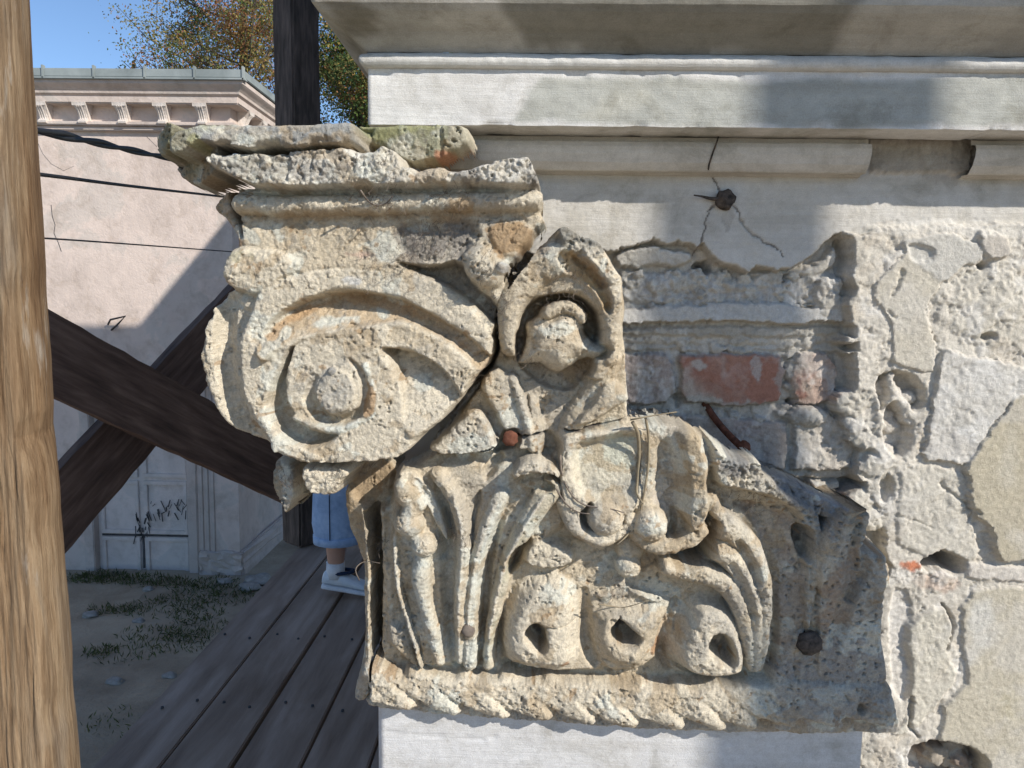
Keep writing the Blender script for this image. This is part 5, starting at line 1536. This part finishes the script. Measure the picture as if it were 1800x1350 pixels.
# ---- scaffold ------------------------------------------------
# deck boards
DZ = -1.4
deck = empty('scaffold_deck', (-.8, 1.5, DZ - .05), label='worn grey plank walkway of the scaffold beside the wall', cat='walkway')
xs = [-1.289, -1.084, -.872, -.666, -.46, -.255]
rp = random.Random(9)
for i in range(5):
    bm = bmesh.new()
    box_bm(bm, xs[i] + .005, xs[i + 1] - .005, -2.4, 4.55 + rp.uniform(-.2, .2), -.045 + rp.uniform(-.004, .004), 0 + rp.uniform(-.004, .004), .004)
    o = link('plank', bm_mesh('plank', bm), M['deck'], deck)
    o.location = (0, 0, DZ)
    for yy_ in (1.55, 2.1, 3.3, 4.2):
        for xx_ in (.05, .155):
            nb = bmesh.new()
            bmesh.ops.create_cone(nb, cap_ends=True, segments=8, radius1=.006, radius2=.005, depth=.006)
            nn_ = link('nail', bm_mesh('nail', nb), M['black'], o)
            nn_.location = Vector((xs[i] + xx_ + rp.uniform(-.01, .01), yy_ + rp.uniform(-.03, .03), DZ + .004))
for yj in (-2, -.3, 1.2, 2.7, 4.3):
    box('joist', -1.32, -.2, yj, yj + .1, DZ - .20, DZ - .055, M['deck'], deck, .006)

# cross braces along the scaffold edge
def board(name, a, b, wid, th, mat, label, **kw):
    a, b = Vector(a), Vector(b)
    d = (b - a)
    L = d.length
    d.normalize()
    nrm = Vector((1, 0, 0)) - d * d.x
    nrm = Vector(kw.pop('normal', (1, -.35, 0)))
    nrm = (nrm - d * nrm.dot(d)).normalized()
    side = d.cross(nrm)
    bm = bmesh.new()
    n = 24
    rings = []
    rr = random.Random(int(L * 1000))
    for i in range(n + 1):
        c = a + d * (L * i / n)
        j = [rr.uniform(-.0025, .0025) for _ in range(4)]
        rings.append([bm.verts.new(c + side * (sx * wid / 2 + j[k]) + nrm * (sy * th / 2)) for k, (sx, sy) in enumerate(((-1, -1), (1, -1), (1, 1), (-1, 1)))])
    for i in range(n):
        for k in range(4):
            bm.faces.new((rings[i][k], rings[i][(k + 1) % 4], rings[i + 1][(k + 1) % 4], rings[i + 1][k]))
    bm.faces.new(rings[0][::-1]); bm.faces.new(rings[-1])
    me = bm_mesh(name, bm)
    R = Matrix((d, side, nrm)).transposed().to_4x4()
    R.translation = a
    me.transform(R.inverted())
    o = link(name, me, mat, None, label=label, **kw)
    o.matrix_world = R
    return o


def depth_pt(px, py, d):
    return W(px, py, d - .945)


M['brace_l'] = plain_mat('dark_brown_board', [(0.3, (.075, .05, .04)), (0.5, (.14, .092, .072)), (0.72, (.23, .155, .12))], 5, .85, 40, .6, .004, .2, (1, 9, 9))
A_, B_ = depth_pt(20, 588, 1.95), depth_pt(640, 905, 3.4)
for kk_ in range(100):
    E_ = A_.lerp(B_, kk_ / 99)
    if CXP + FPX * (E_.x / (E_.y + .945)) > 478: break
board('brace_board', A_, E_, .205, .035, M['brace_l'], 'dark brown brace board sloping down to the right in front', cat='brace', group='crossed scaffold braces')
board('brace_board', depth_pt(60, 945, 2.06), depth_pt(480, 480, 3.2), .205, .035, M['brace_l'], 'dark brown brace board rising to the right behind the other one', cat='brace', group='crossed scaffold braces')

# dark upright post behind
a, b_ = depth_pt(535, 965, 4.3), depth_pt(536, 0, 4.3)
bm = bmesh.new()
box_bm(bm, -.09, .09, -.09, .09, 0, 4.6, .012)
bmesh.ops.subdivide_edges(bm, edges=[e for e in bm.edges if abs(e.verts[0].co.z - e.verts[1].co.z) > 2], cuts=20)
for v in bm.verts: v.co += Vector((random.uniform(-.003, .003), random.uniform(-.003, .003), 0))
o = link('scaffold_post', bm_mesh('scaffold_post', bm), M['darkpost'], None, label='dark weathered scaffold post rising behind the capital against the trees', cat='post', group='scaffold posts')
o.location = (a.x, a.y, DZ)
o.rotation_euler = (0, 0, math.radians(-38))

# timber post in the left foreground: split face with a ragged right edge
def near_post():
    m, nt, b = new_mat('split_timber')
    tc = nd(nt, 'ShaderNodeTexCoord').outputs['Object']
    mp = nd(nt, 'ShaderNodeMapping'); mp.inputs['Scale'].default_value = (1, 1, .07)
    nt.links.new(tc, mp.inputs[0])
    mp2 = nd(nt, 'ShaderNodeMapping'); mp2.inputs['Scale'].default_value = (1, 1, .25)
    nt.links.new(tc, mp2.inputs[0])
    grain = noise(nt, mp.outputs[0], 190, 12, .72, .35)
    fine = noise(nt, mp.outputs[0], 520, 6, .6, .2)
    blot = noise(nt, mp2.outputs[0], 9, 5, .55, .6)
    wv = nd(nt, 'ShaderNodeTexWave', wave_type='BANDS', bands_direction='X')
    wv.inputs['Scale'].default_value = 22; wv.inputs['Distortion'].default_value = 9.0; wv.inputs['Detail'].default_value = 3; wv.inputs['Detail Scale'].default_value = 3.0
    mp3 = nd(nt, 'ShaderNodeMapping'); mp3.inputs['Scale'].default_value = (1, 1, .09); mp3.inputs['Location'].default_value = (.545, 0, .05)
    nt.links.new(tc, mp3.inputs[0]); nt.links.new(mp3.outputs[0], wv.inputs[0])
    c = ramp(nt, blot, [(.28, (.15, .085, .045)), (.42, (.25, .165, .095)), (.55, (.32, .235, .15)), (.72, (.23, .20, .165))])
    c = mixc(nt, .9, c, ramp(nt, grain, [(.28, (.22, .17, .13)), (.42, (.75, .7, .65)), (.6, (1.0, 1.0, 1.0)), (.75, (1.2, 1.18, 1.12))]), 'MULTIPLY')
    c = mixc(nt, .4, c, ramp(nt, wv.outputs[0], [(.1, (.45, .36, .28)), (.45, (1.0, .98, .95)), (.9, (1.08, 1.06, 1.02))]), 'MULTIPLY')
    pale = noise(nt, mp2.outputs[0], 30, 6, .6)
    c = mixc(nt, ramp(nt, pale, [(.62, (0, 0, 0)), (.72, (.6, .6, .6))]), c, (.50, .46, .40))
    nt.links.new(c, b.inputs['Base Color'])
    b.inputs['Roughness'].default_value = .85
    b.inputs['Specular IOR Level'].default_value = .2
    bump(nt, b, [(grain, .8, .006), (fine, .5, .0015)])
    edge = [(42, -60), (45, 0), (50, 90), (56, 180), (62, 280), (68, 380), (76, 470), (74, 520), (80, 580), (86, 640), (90, 720), (80, 760), (92, 790), (102, 830), (106, 870), (103, 920), (110, 980), (112, 1040), (120, 1100), (124, 1170), (124, 1230), (132, 1290), (136, 1350), (142, 1420)]
    E = P([(a - 16, b) for a, b in edge], 62)
    zz = np.arange(E[-1, 1], E[0, 1], 2.5)
    xr = np.interp(zz, E[::-1, 1], E[::-1, 0])
    jag = 2.0 * fbm(zz, zz * 0, 60, 801, 5, .55)
    xs_ = np.convolve(np.pad(xr, 30, mode='reflect', reflect_type='odd'), np.ones(61) / 61, 'valid')
    jag = jag + .7 * (xr - xs_); xr = xs_
    top = np.array([2400.]); bot = np.array([-1440.])
    zz = np.concatenate([bot, zz, top]); xr = np.concatenate([[xr[0] + 45], xr, [xr[-1] - 110]])
    jag = np.concatenate([[0], jag, [0]])
    wdt = 175.
    # ring of section: front face left->right, right side, back, left side
    uu = [(t, 0) for t in np.linspace(-1, 0, 150)] + [(0, s_) for s_ in np.linspace(.04, 1, 14)] + [(-1 + 0, 1)]
    tt_ = np.array([u_[0] for u_ in uu])[None, :]
    ss_ = np.array([u_[1] for u_ in uu])[None, :]
    ZV, XR_, JG = zz[:, None] + 0 * tt_, xr[:, None] + 0 * tt_, jag[:, None] + 0 * tt_
    dd = tt_ * wdt + 0 * ZV
    S_ = ss_ + 0 * ZV
    X = XR_ + dd + JG * np.exp(dd / 16) * (1 - .6 * S_)
    hgt = 3.0 * fbm(X, ZV * .10, 13, 811, 4, .6) + 1.2 * vn(X, ZV * .05, 3.2, 815)
    for c_, wd_, dp_ in ((-30, 1.3, 7), (-74, 1.6, 9), (-96, 1.0, 5), (-118, 1.6, 8), (-10, .9, 4), (-52, 1.0, 5)):
        hgt -= dp_ * np.exp(-((dd - c_ - 3.5 * vn(ZV, ZV * 0 + c_ * 10., 90, 823)) / wd_) ** 2) * np.clip(vn(ZV, ZV * 0 + c_ * 7., 160, 824) + .45, 0, 2)
    hgt -= 4 * np.exp(-((dd + 62) / 3.) ** 2)
    front = S_ == 0
    rnd = np.where(front, 3 * np.clip(1 + dd / 6, 0, 1) ** 2, 3)
    Yp = -104 - hgt * np.where(front, 1, .2) + rnd + S_ * 110
    X = X - np.where(front, 0, 1.2 * vn(S_ * 150., ZV * .08, 9, 821) + 60 * np.clip(S_ - .35, 0, 1) ** 1.5 - 1)
    rows = np.stack([X, Yp, ZV], -1) / 1000
    V = np.array(rows)
    nz, nu = V.shape[:2]
    idx = np.arange(nz * nu).reshape(nz, nu)
    a_ = idx; bnx = np.roll(idx, -1, 1)
    q = np.stack([a_[:-1], bnx[:-1], bnx[1:], a_[1:]], -1).reshape(-1, 4)
    return link('timber_post', fast_mesh('timber_post', V.reshape(-1, 3), q), m, None, label='sunlit rough split timber post with ragged edge in the left foreground', cat='post', group='scaffold posts')


near_post()

# the post off to the right that throws the broad upright shadow
xm = (P([(1150, 400)], 0)[0][0] + P([(1452, 400)], 0)[0][0]) / 2000
KD = 1.75
bm = bmesh.new()
box_bm(bm, -.065, .065, -.065, .065, 0, 4.6, .008)
o = link('scaffold_post', bm_mesh('scaffold_post', bm), M['darkpost'], None, label='scaffold post outside the frame whose shadow crosses the wall', cat='post', group='scaffold posts')
o.location = (xm - SUN[0] * KD, -KD, DZ)
o.rotation_euler = (0, 0, math.atan2(SUN[1], SUN[0]))

# ---- cables ------------------------------------------------
def cable(pts, r, label, twist=0, group='black cables'):
    v = chaikin3(np.array([list(depth_pt(a, b, d)) for a, b, d in pts]), 4)
    vs = [Vector(p) for p in v]
    if not twist:
        return link('cable', tube_mesh('cable', vs, r, 8), M['cable'], None, label=label, cat='cable', group=group)
    bm = bmesh.new()
    L = 0
    s0, s1 = [], []
    for i, p in enumerate(vs):
        if i: L += (p - vs[i - 1]).length
        t = (vs[min(i + 1, len(vs) - 1)] - vs[max(i - 1, 0)]).normalized()
        n = t.cross(Vector((0, 0, 1))).normalized(); u = n.cross(t)
        o = (n * math.cos(L * twist) + u * math.sin(L * twist)) * r * .8
        s0.append(p + o); s1.append(p - o)
    tube_mesh('x', s0, r, 8, bmin=bm); tube_mesh('x', s1, r, 8, bmin=bm)
    return link('cable', bm_mesh('cable', bm, True), M['cable'], None, label=label, cat='cable', group=group)


cable([(-200, 178, 1.25), (60, 228, 1.5), (160, 248, 2.0), (280, 275, 2.7), (420, 300, 3.6), (600, 330, 5)], .0062, 'thick twisted black cable, uppermost of the three at the left', 9)
cable([(-200, 280, 1.3), (65, 305, 1.55), (200, 324, 2.1), (370, 343, 3.0), (600, 370, 5)], .0042, 'medium black cable, middle one of the three at the left')
cable([(-200, 404, 1.3), (75, 418, 1.6), (240, 430, 2.2), (400, 442, 3.0), (600, 456, 5)], .002, 'thin black cable, lowest of the three at the left')

# ---- trees ------------------------------------------------
M['bark'] = plain_mat('tree_bark', [(0.3, (.06, .05, .04)), (0.7, (.15, .125, .1))], 6, .9, 30, .6, .01, .2, (5, 5, 1))


def tree(base, height, spread, label, pal, seed, nl, tips_n, size, zlow=.3, holes=.5):
    rng = np.random.default_rng(seed)
    t = empty('tree', tuple(base), label=label, cat='tree', group='trees behind the pink house')
    B = Vector(base)
    bm = bmesh.new()
    trunk = [B + Vector((.12 * math.sin(k * .7 + seed), .12 * math.cos(k * .9), height * k / 9)) for k in range(10)]
    tube_mesh('x', trunk, [.16 * (1 - .088 * k) for k in range(10)], 8, bmin=bm)
    pts, cen = [], []
    for k in range(tips_n):
        h = rng.uniform(zlow, .95)
        p0 = B + Vector((0, 0, height * h)) + Vector((.12 * math.sin(h * 6.3 + seed), .12 * math.cos(h * 8), 0))
        a = rng.uniform(0, 6.283)
        L = spread * (1.0 - .62 * max(0, h - .45) / .5) * rng.uniform(.55, 1.05)
        p1 = p0 + Vector((math.cos(a) * L, math.sin(a) * L, L * rng.uniform(.25, .75)))
        mid = p0.lerp(p1, .5) + Vector((0, 0, -.08 * L))
        tube_mesh('x', [p0, mid, p1], [.035 * (1.3 - h), .02, .006], 5, bmin=bm)
        for j in range(4):
            f = rng.uniform(.35, 1)
            q0 = p0.lerp(p1, f)
            q1 = q0 + Vector(rng.normal(size=3) * L * .22)
            tube_mesh('x', [q0, q0.lerp(q1, .5), q1], [.009, .006, .003], 4, bmin=bm)
            m = int(nl / tips_n / 4 * rng.uniform(.3, 1.7))
            s_ = np.clip(rng.beta(2, 1.2, m), 0, 1)[:, None]
            pts.append(np.array(q0)[None] * (1 - s_) + np.array(q1)[None] * s_ + rng.normal(size=(m, 3)) * .16 * np.array([[1, 1, .8]]))
            c = np.array(pal[rng.choice(len(pal), p=None)])
            cen.append(np.repeat(c[None], m, 0))
    link('trunk', bm_mesh('trunk', bm, True), M['bark'], t)
    pos = np.concatenate(pts); c = np.concatenate(cen)
    alt = np.array(pal)[rng.integers(0, len(pal), len(c))]
    c = np.where(rng.random((len(c), 1)) < .35, alt, c) * rng.uniform(.65, 1.35, (len(c), 1))
    leaf_cloud('crown', pos, size, c, rng, up=-.4, asp=.55, parent=t)
    return t


BRN, YEL, GRN, OLV, DGR = (.30, .14, .06), (.36, .26, .08), (.11, .16, .045), (.20, .19, .07), (.05, .095, .035)
tb = W(425, 500, 14.0)
tree((tb.x, 14.0, GZ), 11.5, 2.45, 'tall tree turning rusty brown and olive above the roof corner', [BRN, OLV, OLV, YEL, GRN, BRN], 3, 80000, 90, .05, .36)
tb = W(630, 500, 13.0)
tree((tb.x, 13.0, GZ), 8.4, 1.9, 'greener tree seen between the dark post and the cornice', [DGR, GRN, GRN, OLV, YEL, GRN, BRN], 8, 66000, 80, .055, .36)
tb = W(255, 500, 16.0)
tree((tb.x, 16.0, GZ), 8.3, .8, 'slender sapling tip showing over the zinc roof edge', [GRN, OLV, DGR], 12, 1500, 12, .06, .6)
tb = W(800, 500, 15.0)
tree((tb.x, 15.0, GZ), 9.5, 2.4, 'dense green tree mostly hidden behind the capital', [DGR, GRN, OLV], 18, 9000, 40, .1, .3)

# stones lying in the yard and at the deck end
M['stone_grey'] = plain_mat('yard_stone', [(0.3, (.20, .185, .165)), (0.7, (.42, .39, .35))], 9, .95, 40, .6, .01)
rk = random.Random(77)
wh = ['beside the plank walkway edge', 'in front of the old door', 'among the grass by the house foot', 'on bare sand near the timber post', 'near the house corner', 'half sunk in the open sand', 'by the brace foot', 'next to a grass patch']
for k, (px, py, r) in enumerate([(455, 1040, .13), (262, 1068, .05), (395, 1050, .07), (205, 1250, .06), (440, 1062, .09), (300, 1235, .05), (160, 1120, .06), (245, 1130, .05)]):
    d = 3.3 * FPX / (py - 530)
    c = W(px, py, min(d - .945, 7.6))
    bm = bmesh.new()
    bmesh.ops.create_icosphere(bm, subdivisions=3, radius=r)
    for v in bm.verts:
        n_ = v.co / r
        kk_ = 1 + .18 * math.sin(4 * n_.x + k) * math.sin(3 * n_.y + 2 * k) + .12 * math.sin(7 * n_.z + 3 * n_.x)
        v.co = Vector((v.co.x * 1.3 * kk_, v.co.y * kk_, v.co.z * .6 * kk_))
    o = link('stone', bm_mesh('stone', bm, True), M['stone_grey'], None, label=('large' if r > .08 else 'small') + ' grey stone lying ' + wh[k], cat='stone', group='stones in the yard')
    o.location = (c.x, c.y, GZ + r * .3)
# ------------------------------------------------------------------ the person walking on the deck behind the capital
M['denim'] = plain_mat('light_blue_denim', [(0.3, (.22, .33, .52)), (0.5, (.30, .43, .64)), (0.7, (.38, .52, .72))], 25, .9, 500, .4, .001)
M['skin'] = plain_mat('skin', [(0.3, (.42, .24, .17)), (0.7, (.52, .31, .23))], 10, .6, 200, .1, .001, .4)
M['sock'] = plain_mat('white_sock', [(0.3, (.62, .63, .66)), (0.7, (.78, .79, .82))], 40, .9, 600, .4, .001)
M['shoe'] = plain_mat('white_trainer', [(0.3, (.60, .66, .72)), (0.7, (.78, .82, .86))], 20, .6, 200, .1, .001)
M['navy'] = plain_mat('navy_trim', [(0.3, (.01, .02, .05)), (0.7, (.03, .05, .1))], 20, .8)
M['shirt'] = plain_mat('grey_shirt', [(0.3, (.20, .21, .23)), (0.7, (.30, .31, .33))], 12, .9, 120, .4, .004)
M['hair'] = plain_mat('dark_brown_hair', [(0.3, (.02, .013, .01)), (0.7, (.06, .04, .03))], 60, .7, 300, .6, .003, .4)


def skin_obj(name, verts, edges, radii, root, mat, parent, sub=2):
    me = bpy.data.meshes.new(name)
    me.from_pydata(verts, edges, [])
    o = link(name, me, mat, parent)
    o.modifiers.new('skin', 'SKIN')
    sv = me.skin_vertices[0].data
    for i, r in enumerate(radii):
        sv[i].radius = r if hasattr(r, '__len__') else (r, r)
        sv[i].use_root = (i == root)
    s = o.modifiers.new('sub', 'SUBSURF'); s.levels = s.render_levels = sub
    o.modifiers['skin'].use_smooth_shade = True
    return o


fx = W(592, 1000, 3.6 - .945)
px0, py0 = fx.x + .02, 3.6 - .945
person = empty('person', (px0, py0, DZ), label='person in light blue rolled shorts and white trainers walking on the deck', cat='person')


def pp(x, y, z): return (px0 + x, py0 + y, DZ + z)


# continuous body: x forward (to the right), z up; rear (near) leg at left with the heel lifting
V = [pp(.06, .0, .93), pp(.07, 0, 1.10), pp(.09, 0, 1.28), pp(.10, 0, 1.42), pp(.115, 0, 1.50),            # 0 pelvis 1 waist 2 chest 3 shoulders 4 neck
     pp(.05, -.09, .86), pp(.045, -.10, .50), pp(.005, -.10, .30), pp(.0, -.10, .13), pp(.03, -.10, .075),     # 5 hip 6 knee 7 calf 8 ankle 9 instep (near leg)
     pp(.09, .09, .86), pp(.26, .10, .48), pp(.30, .10, .28), pp(.36, .10, .10), pp(.40, .10, .05),            # 10.. far leg
     pp(.09, -.18, 1.38), pp(.03, -.22, 1.12), pp(.12, -.22, .90), pp(.16, -.21, .83),                           # 15.. near arm
     pp(.11, .18, 1.38), pp(.20, .22, 1.13), pp(.38, .20, 1.02), pp(.45, .19, 1.0)]                           # 19.. far arm
E = [(0, 1), (1, 2), (2, 3), (3, 4), (0, 5), (5, 6), (6, 7), (7, 8), (8, 9), (0, 10), (10, 11), (11, 12), (12, 13), (13, 14), (3, 15), (15, 16), (16, 17), (17, 18), (3, 19), (19, 20), (20, 21), (21, 22)]
Rr = [(.13, .12), (.12, .105), (.14, .11), (.12, .09), (.055, .055), (.085, .085), (.062, .062), (.058, .056), (.037, .037), (.035, .04), (.085, .085), (.062, .062), (.058, .056), (.037, .037), (.035, .04),
      (.055, .055), (.042, .042), (.03, .03), (.032, .02), (.055, .055), (.042, .042), (.03, .03), (.032, .02)]
skin_obj('body', V, E, Rr, 0, M['skin'], person)
# shirt
skin_obj('shirt', [pp(.06, 0, .90), pp(.07, 0, 1.10), pp(.09, 0, 1.28), pp(.10, 0, 1.42), pp(.11, 0, 1.47), pp(.09, -.18, 1.39), pp(.05, -.21, 1.22), pp(.11, .18, 1.39), pp(.17, .21, 1.22)],
         [(0, 1), (1, 2), (2, 3), (3, 4), (3, 5), (5, 6), (3, 7), (7, 8)], [(.165, .14), (.145, .125), (.16, .125), (.135, .105), (.07, .07), (.072, .072), (.066, .066), (.072, .072), (.066, .066)], 0, M['shirt'], person)


# shorts: lofted legs
def loft(name, rings, mat, parent, n=20, cap=True):
    bm = bmesh.new()
    R = []
    for (x, y, z, rx, ry) in rings:
        R.append([bm.verts.new(pp(x + rx * math.cos(2 * math.pi * k / n) * (1 + .03 * math.sin(3 * k + z * 55) + .015 * math.sin(7 * k - z * 90)), y + ry * math.sin(2 * math.pi * k / n), z)) for k in range(n)])
    for a, b in zip(R, R[1:]):
        for k in range(n):
            bm.faces.new((a[k], a[(k + 1) % n], b[(k + 1) % n], b[k]))
    if cap:
        bm.faces.new(R[0][::-1]); bm.faces.new(R[-1])
    return link(name, bm_mesh(name, bm, True), mat, parent)


sh = loft('shorts', [(.01, -.10, .275, .104, .092), (.008, -.10, .30, .108, .096), (.005, -.10, .36, .110, .097), (.01, -.10, .50, .112, .10), (.05, -.095, .68, .112, .11), (.055, -.08, .84, .125, .12), (.06, -.05, .96, .14, .14)], M['denim'], person)
loft('cuff', [(.01, -.10, .262, .107, .095), (.01, -.10, .264, .113, .101), (.01, -.10, .298, .115, .103), (.01, -.10, .302, .109, .097)], M['denim'], sh)
loft('seam', [(.0, -.199, .30, .002, .003), (.0, -.202, .5, .002, .003), (.01, -.207, .7, .002, .003)], M['navy'], sh, 6)
loft('shorts', [(.30, .10, .30, .092, .09), (.28, .10, .40, .098, .095), (.25, .10, .52, .104, .10), (.16, .095, .70, .112, .11), (.09, .08, .84, .125, .12), (.07, .05, .96, .14, .14)], M['denim'], person)


def shoe(ax, ay, az, tilt, parent):
    """lofted trainer: heel at ax, toe towards +x, tilted by the lifted heel"""
    secs = [(-.065, .0, .075, .028), (-.055, .0, .088, .036), (-.02, .0, .092, .038), (.03, 0, .088, .038), (.08, 0, .07, .042), (.13, 0, .055, .046), (.18, 0, .045, .044), (.215, 0, .034, .032), (.23, 0, .022, .016)]
    Rm = Matrix.Translation(pp(ax, ay, az)) @ Matrix.Rotation(tilt, 4, 'Y')
    objs = []
    for nm, z0f, z1f, wf, mt in (('sole', 0, .024, 1.06, M['sock']), ('upper', .0245, None, 1.0, M['shoe'])):
        bm = bmesh.new()
        R = []
        for x, y, h, w in secs:
            z1 = z1f if z1f else h
            ring = []
            for k in range(14):
                a = 2 * math.pi * k / 14
                ca, sa = math.cos(a), math.sin(a)
                zc = (z0f + z1) / 2
                hh = (z1 - z0f) / 2
                ring.append(bm.verts.new(Rm @ Vector((x, y + w * wf * math.copysign(abs(ca) ** .7, ca) * (1 if sa < .3 or nm == 'sole' else 1 - .35 * (sa - .3)), zc + hh * math.copysign(abs(sa) ** .7, sa)))))
            R.append(ring)
        for a, b in zip(R, R[1:]):
            for k in range(14):
                bm.faces.new((a[k], a[(k + 1) % 14], b[(k + 1) % 14], b[k]))
        bm.faces.new(R[0][::-1]); bm.faces.new(R[-1])
        objs.append(bm_mesh(nm, bm, True))
    so_ = link('shoe', objs[1], M['shoe'], person)
    link('sole', objs[0], M['sock'], so_)
    pts = [Rm @ Vector((.01 + .062 * math.cos(a), .033 * math.sin(a), .088 + .012 * math.cos(a))) for a in np.linspace(0, 2 * math.pi, 20)]
    link('collar', tube_mesh('collar', pts, .009, 6), M['navy'], so_)


shoe(0.0, -.10, .032, .13, person)
shoe(.36, .10, .0, 0.0, person)
loft('sock', [(.0, -.10, .09, .045, .043), (.0, -.10, .13, .043, .041), (.0, -.10, .165, .044, .042)], M['sock'], person)
loft('sock', [(.36, .10, .06, .045, .043), (.36, .10, .12, .043, .041), (.352, .10, .155, .044, .042)], M['sock'], person)

# head with face, ears and hair
def head():
    bm = bmesh.new()
    bmesh.ops.create_uvsphere(bm, u_segments=32, v_segments=24, radius=1)
    for v in bm.verts:
        x, y, z = v.co
        k = 1.0
        X, Yy, Z = x * .098, y * .076, z * .118
        if x > 0 and z < -.2: X *= 1 - .12 * (-.2 - z); Yy *= 1 - .28 * (-.2 - z)
        if x > .6:
            X += .022 * math.exp(-(y / .16) ** 2 - ((z + .12) / .16) ** 2)            # nose
            X -= .010 * math.exp(-((abs(y) - .38) / .16) ** 2 - ((z - .05) / .10) ** 2)  # eye sockets
            X += .006 * math.exp(-(y / .3) ** 2 - ((z + .48) / .07) ** 2)              # lips
        v.co = (X, Yy, Z)
    for sy in (-1, 1):
        r = bmesh.ops.create_uvsphere(bm, u_segments=10, v_segments=8, radius=1)
        for v in r['verts']: v.co = (v.co.x * .017 - .008, sy * .077 + v.co.y * .008, v.co.z * .03 - .005)
    me = bm_mesh('head', bm, True)
    me.transform(Matrix.Translation(pp(.145, 0, 1.60)))
    return me


hd = link('head', head(), M['skin'], person)
bm = bmesh.new()
bmesh.ops.create_uvsphere(bm, u_segments=28, v_segments=20, radius=1)
for v in list(bm.verts):
    if (v.co.x > .45 and v.co.z < .55) or v.co.z < -.45: bm.verts.remove(v)
for v in bm.verts: v.co = Vector((v.co.x * .107 - .006, v.co.y * .085, v.co.z * .127 + .006)) * (1 + .02 * math.sin(40 * v.co.y) * math.sin(30 * v.co.x))
me = bm_mesh('hair', bm, True); me.transform(Matrix.Translation(pp(.145, 0, 1.60)))
link('hair', me, M['hair'], hd)
for sy in (-1, 1):
    bm = bmesh.new(); bmesh.ops.create_uvsphere(bm, u_segments=10, v_segments=8, radius=.011)
    me = bm_mesh('eye', bm, True); me.transform(Matrix.Translation(pp(.145 + .083, sy * .029, 1.606)))
    link('eye', me, M['navy'], hd)
# hands with five bent fingers
def hand(wx, wy, wz, ang, mirror):
    Rm = Matrix.Translation(pp(wx, wy, wz)) @ Matrix.Rotation(ang, 4, 'Y')
    V, E, R = [Rm @ Vector((0, 0, 0)), Rm @ Vector((0, 0, -.05)), Rm @ Vector((0, 0, -.085))], [(0, 1), (1, 2)], [(.022, .016), (.036, .014), (.034, .012)]
    for k, L in enumerate((.062, .072, .068, .052)):
        b = len(V)
        x = -.026 + k * .0175
        V += [Rm @ Vector((x, 0, -.09)), Rm @ Vector((x, -.008 * mirror, -.09 - L * .55)), Rm @ Vector((x, -.026 * mirror, -.09 - L))]
        E += [(2, b), (b, b + 1), (b + 1, b + 2)]; R += [(.009,) * 2, (.0085,) * 2, (.007,) * 2]
    b = len(V)
    V += [Rm @ Vector((.036, -.01 * mirror, -.05)), Rm @ Vector((.05, -.02 * mirror, -.08))]
    E += [(1, b), (b, b + 1)]; R += [(.011,) * 2, (.009,) * 2]
    skin_obj('hand', [tuple(v) for v in V], E, R, 0, M['skin'], person, 1)


hand(.16, -.21, .835, -.3, -1)
hand(.45, .19, 1.0, -1.3, 1)
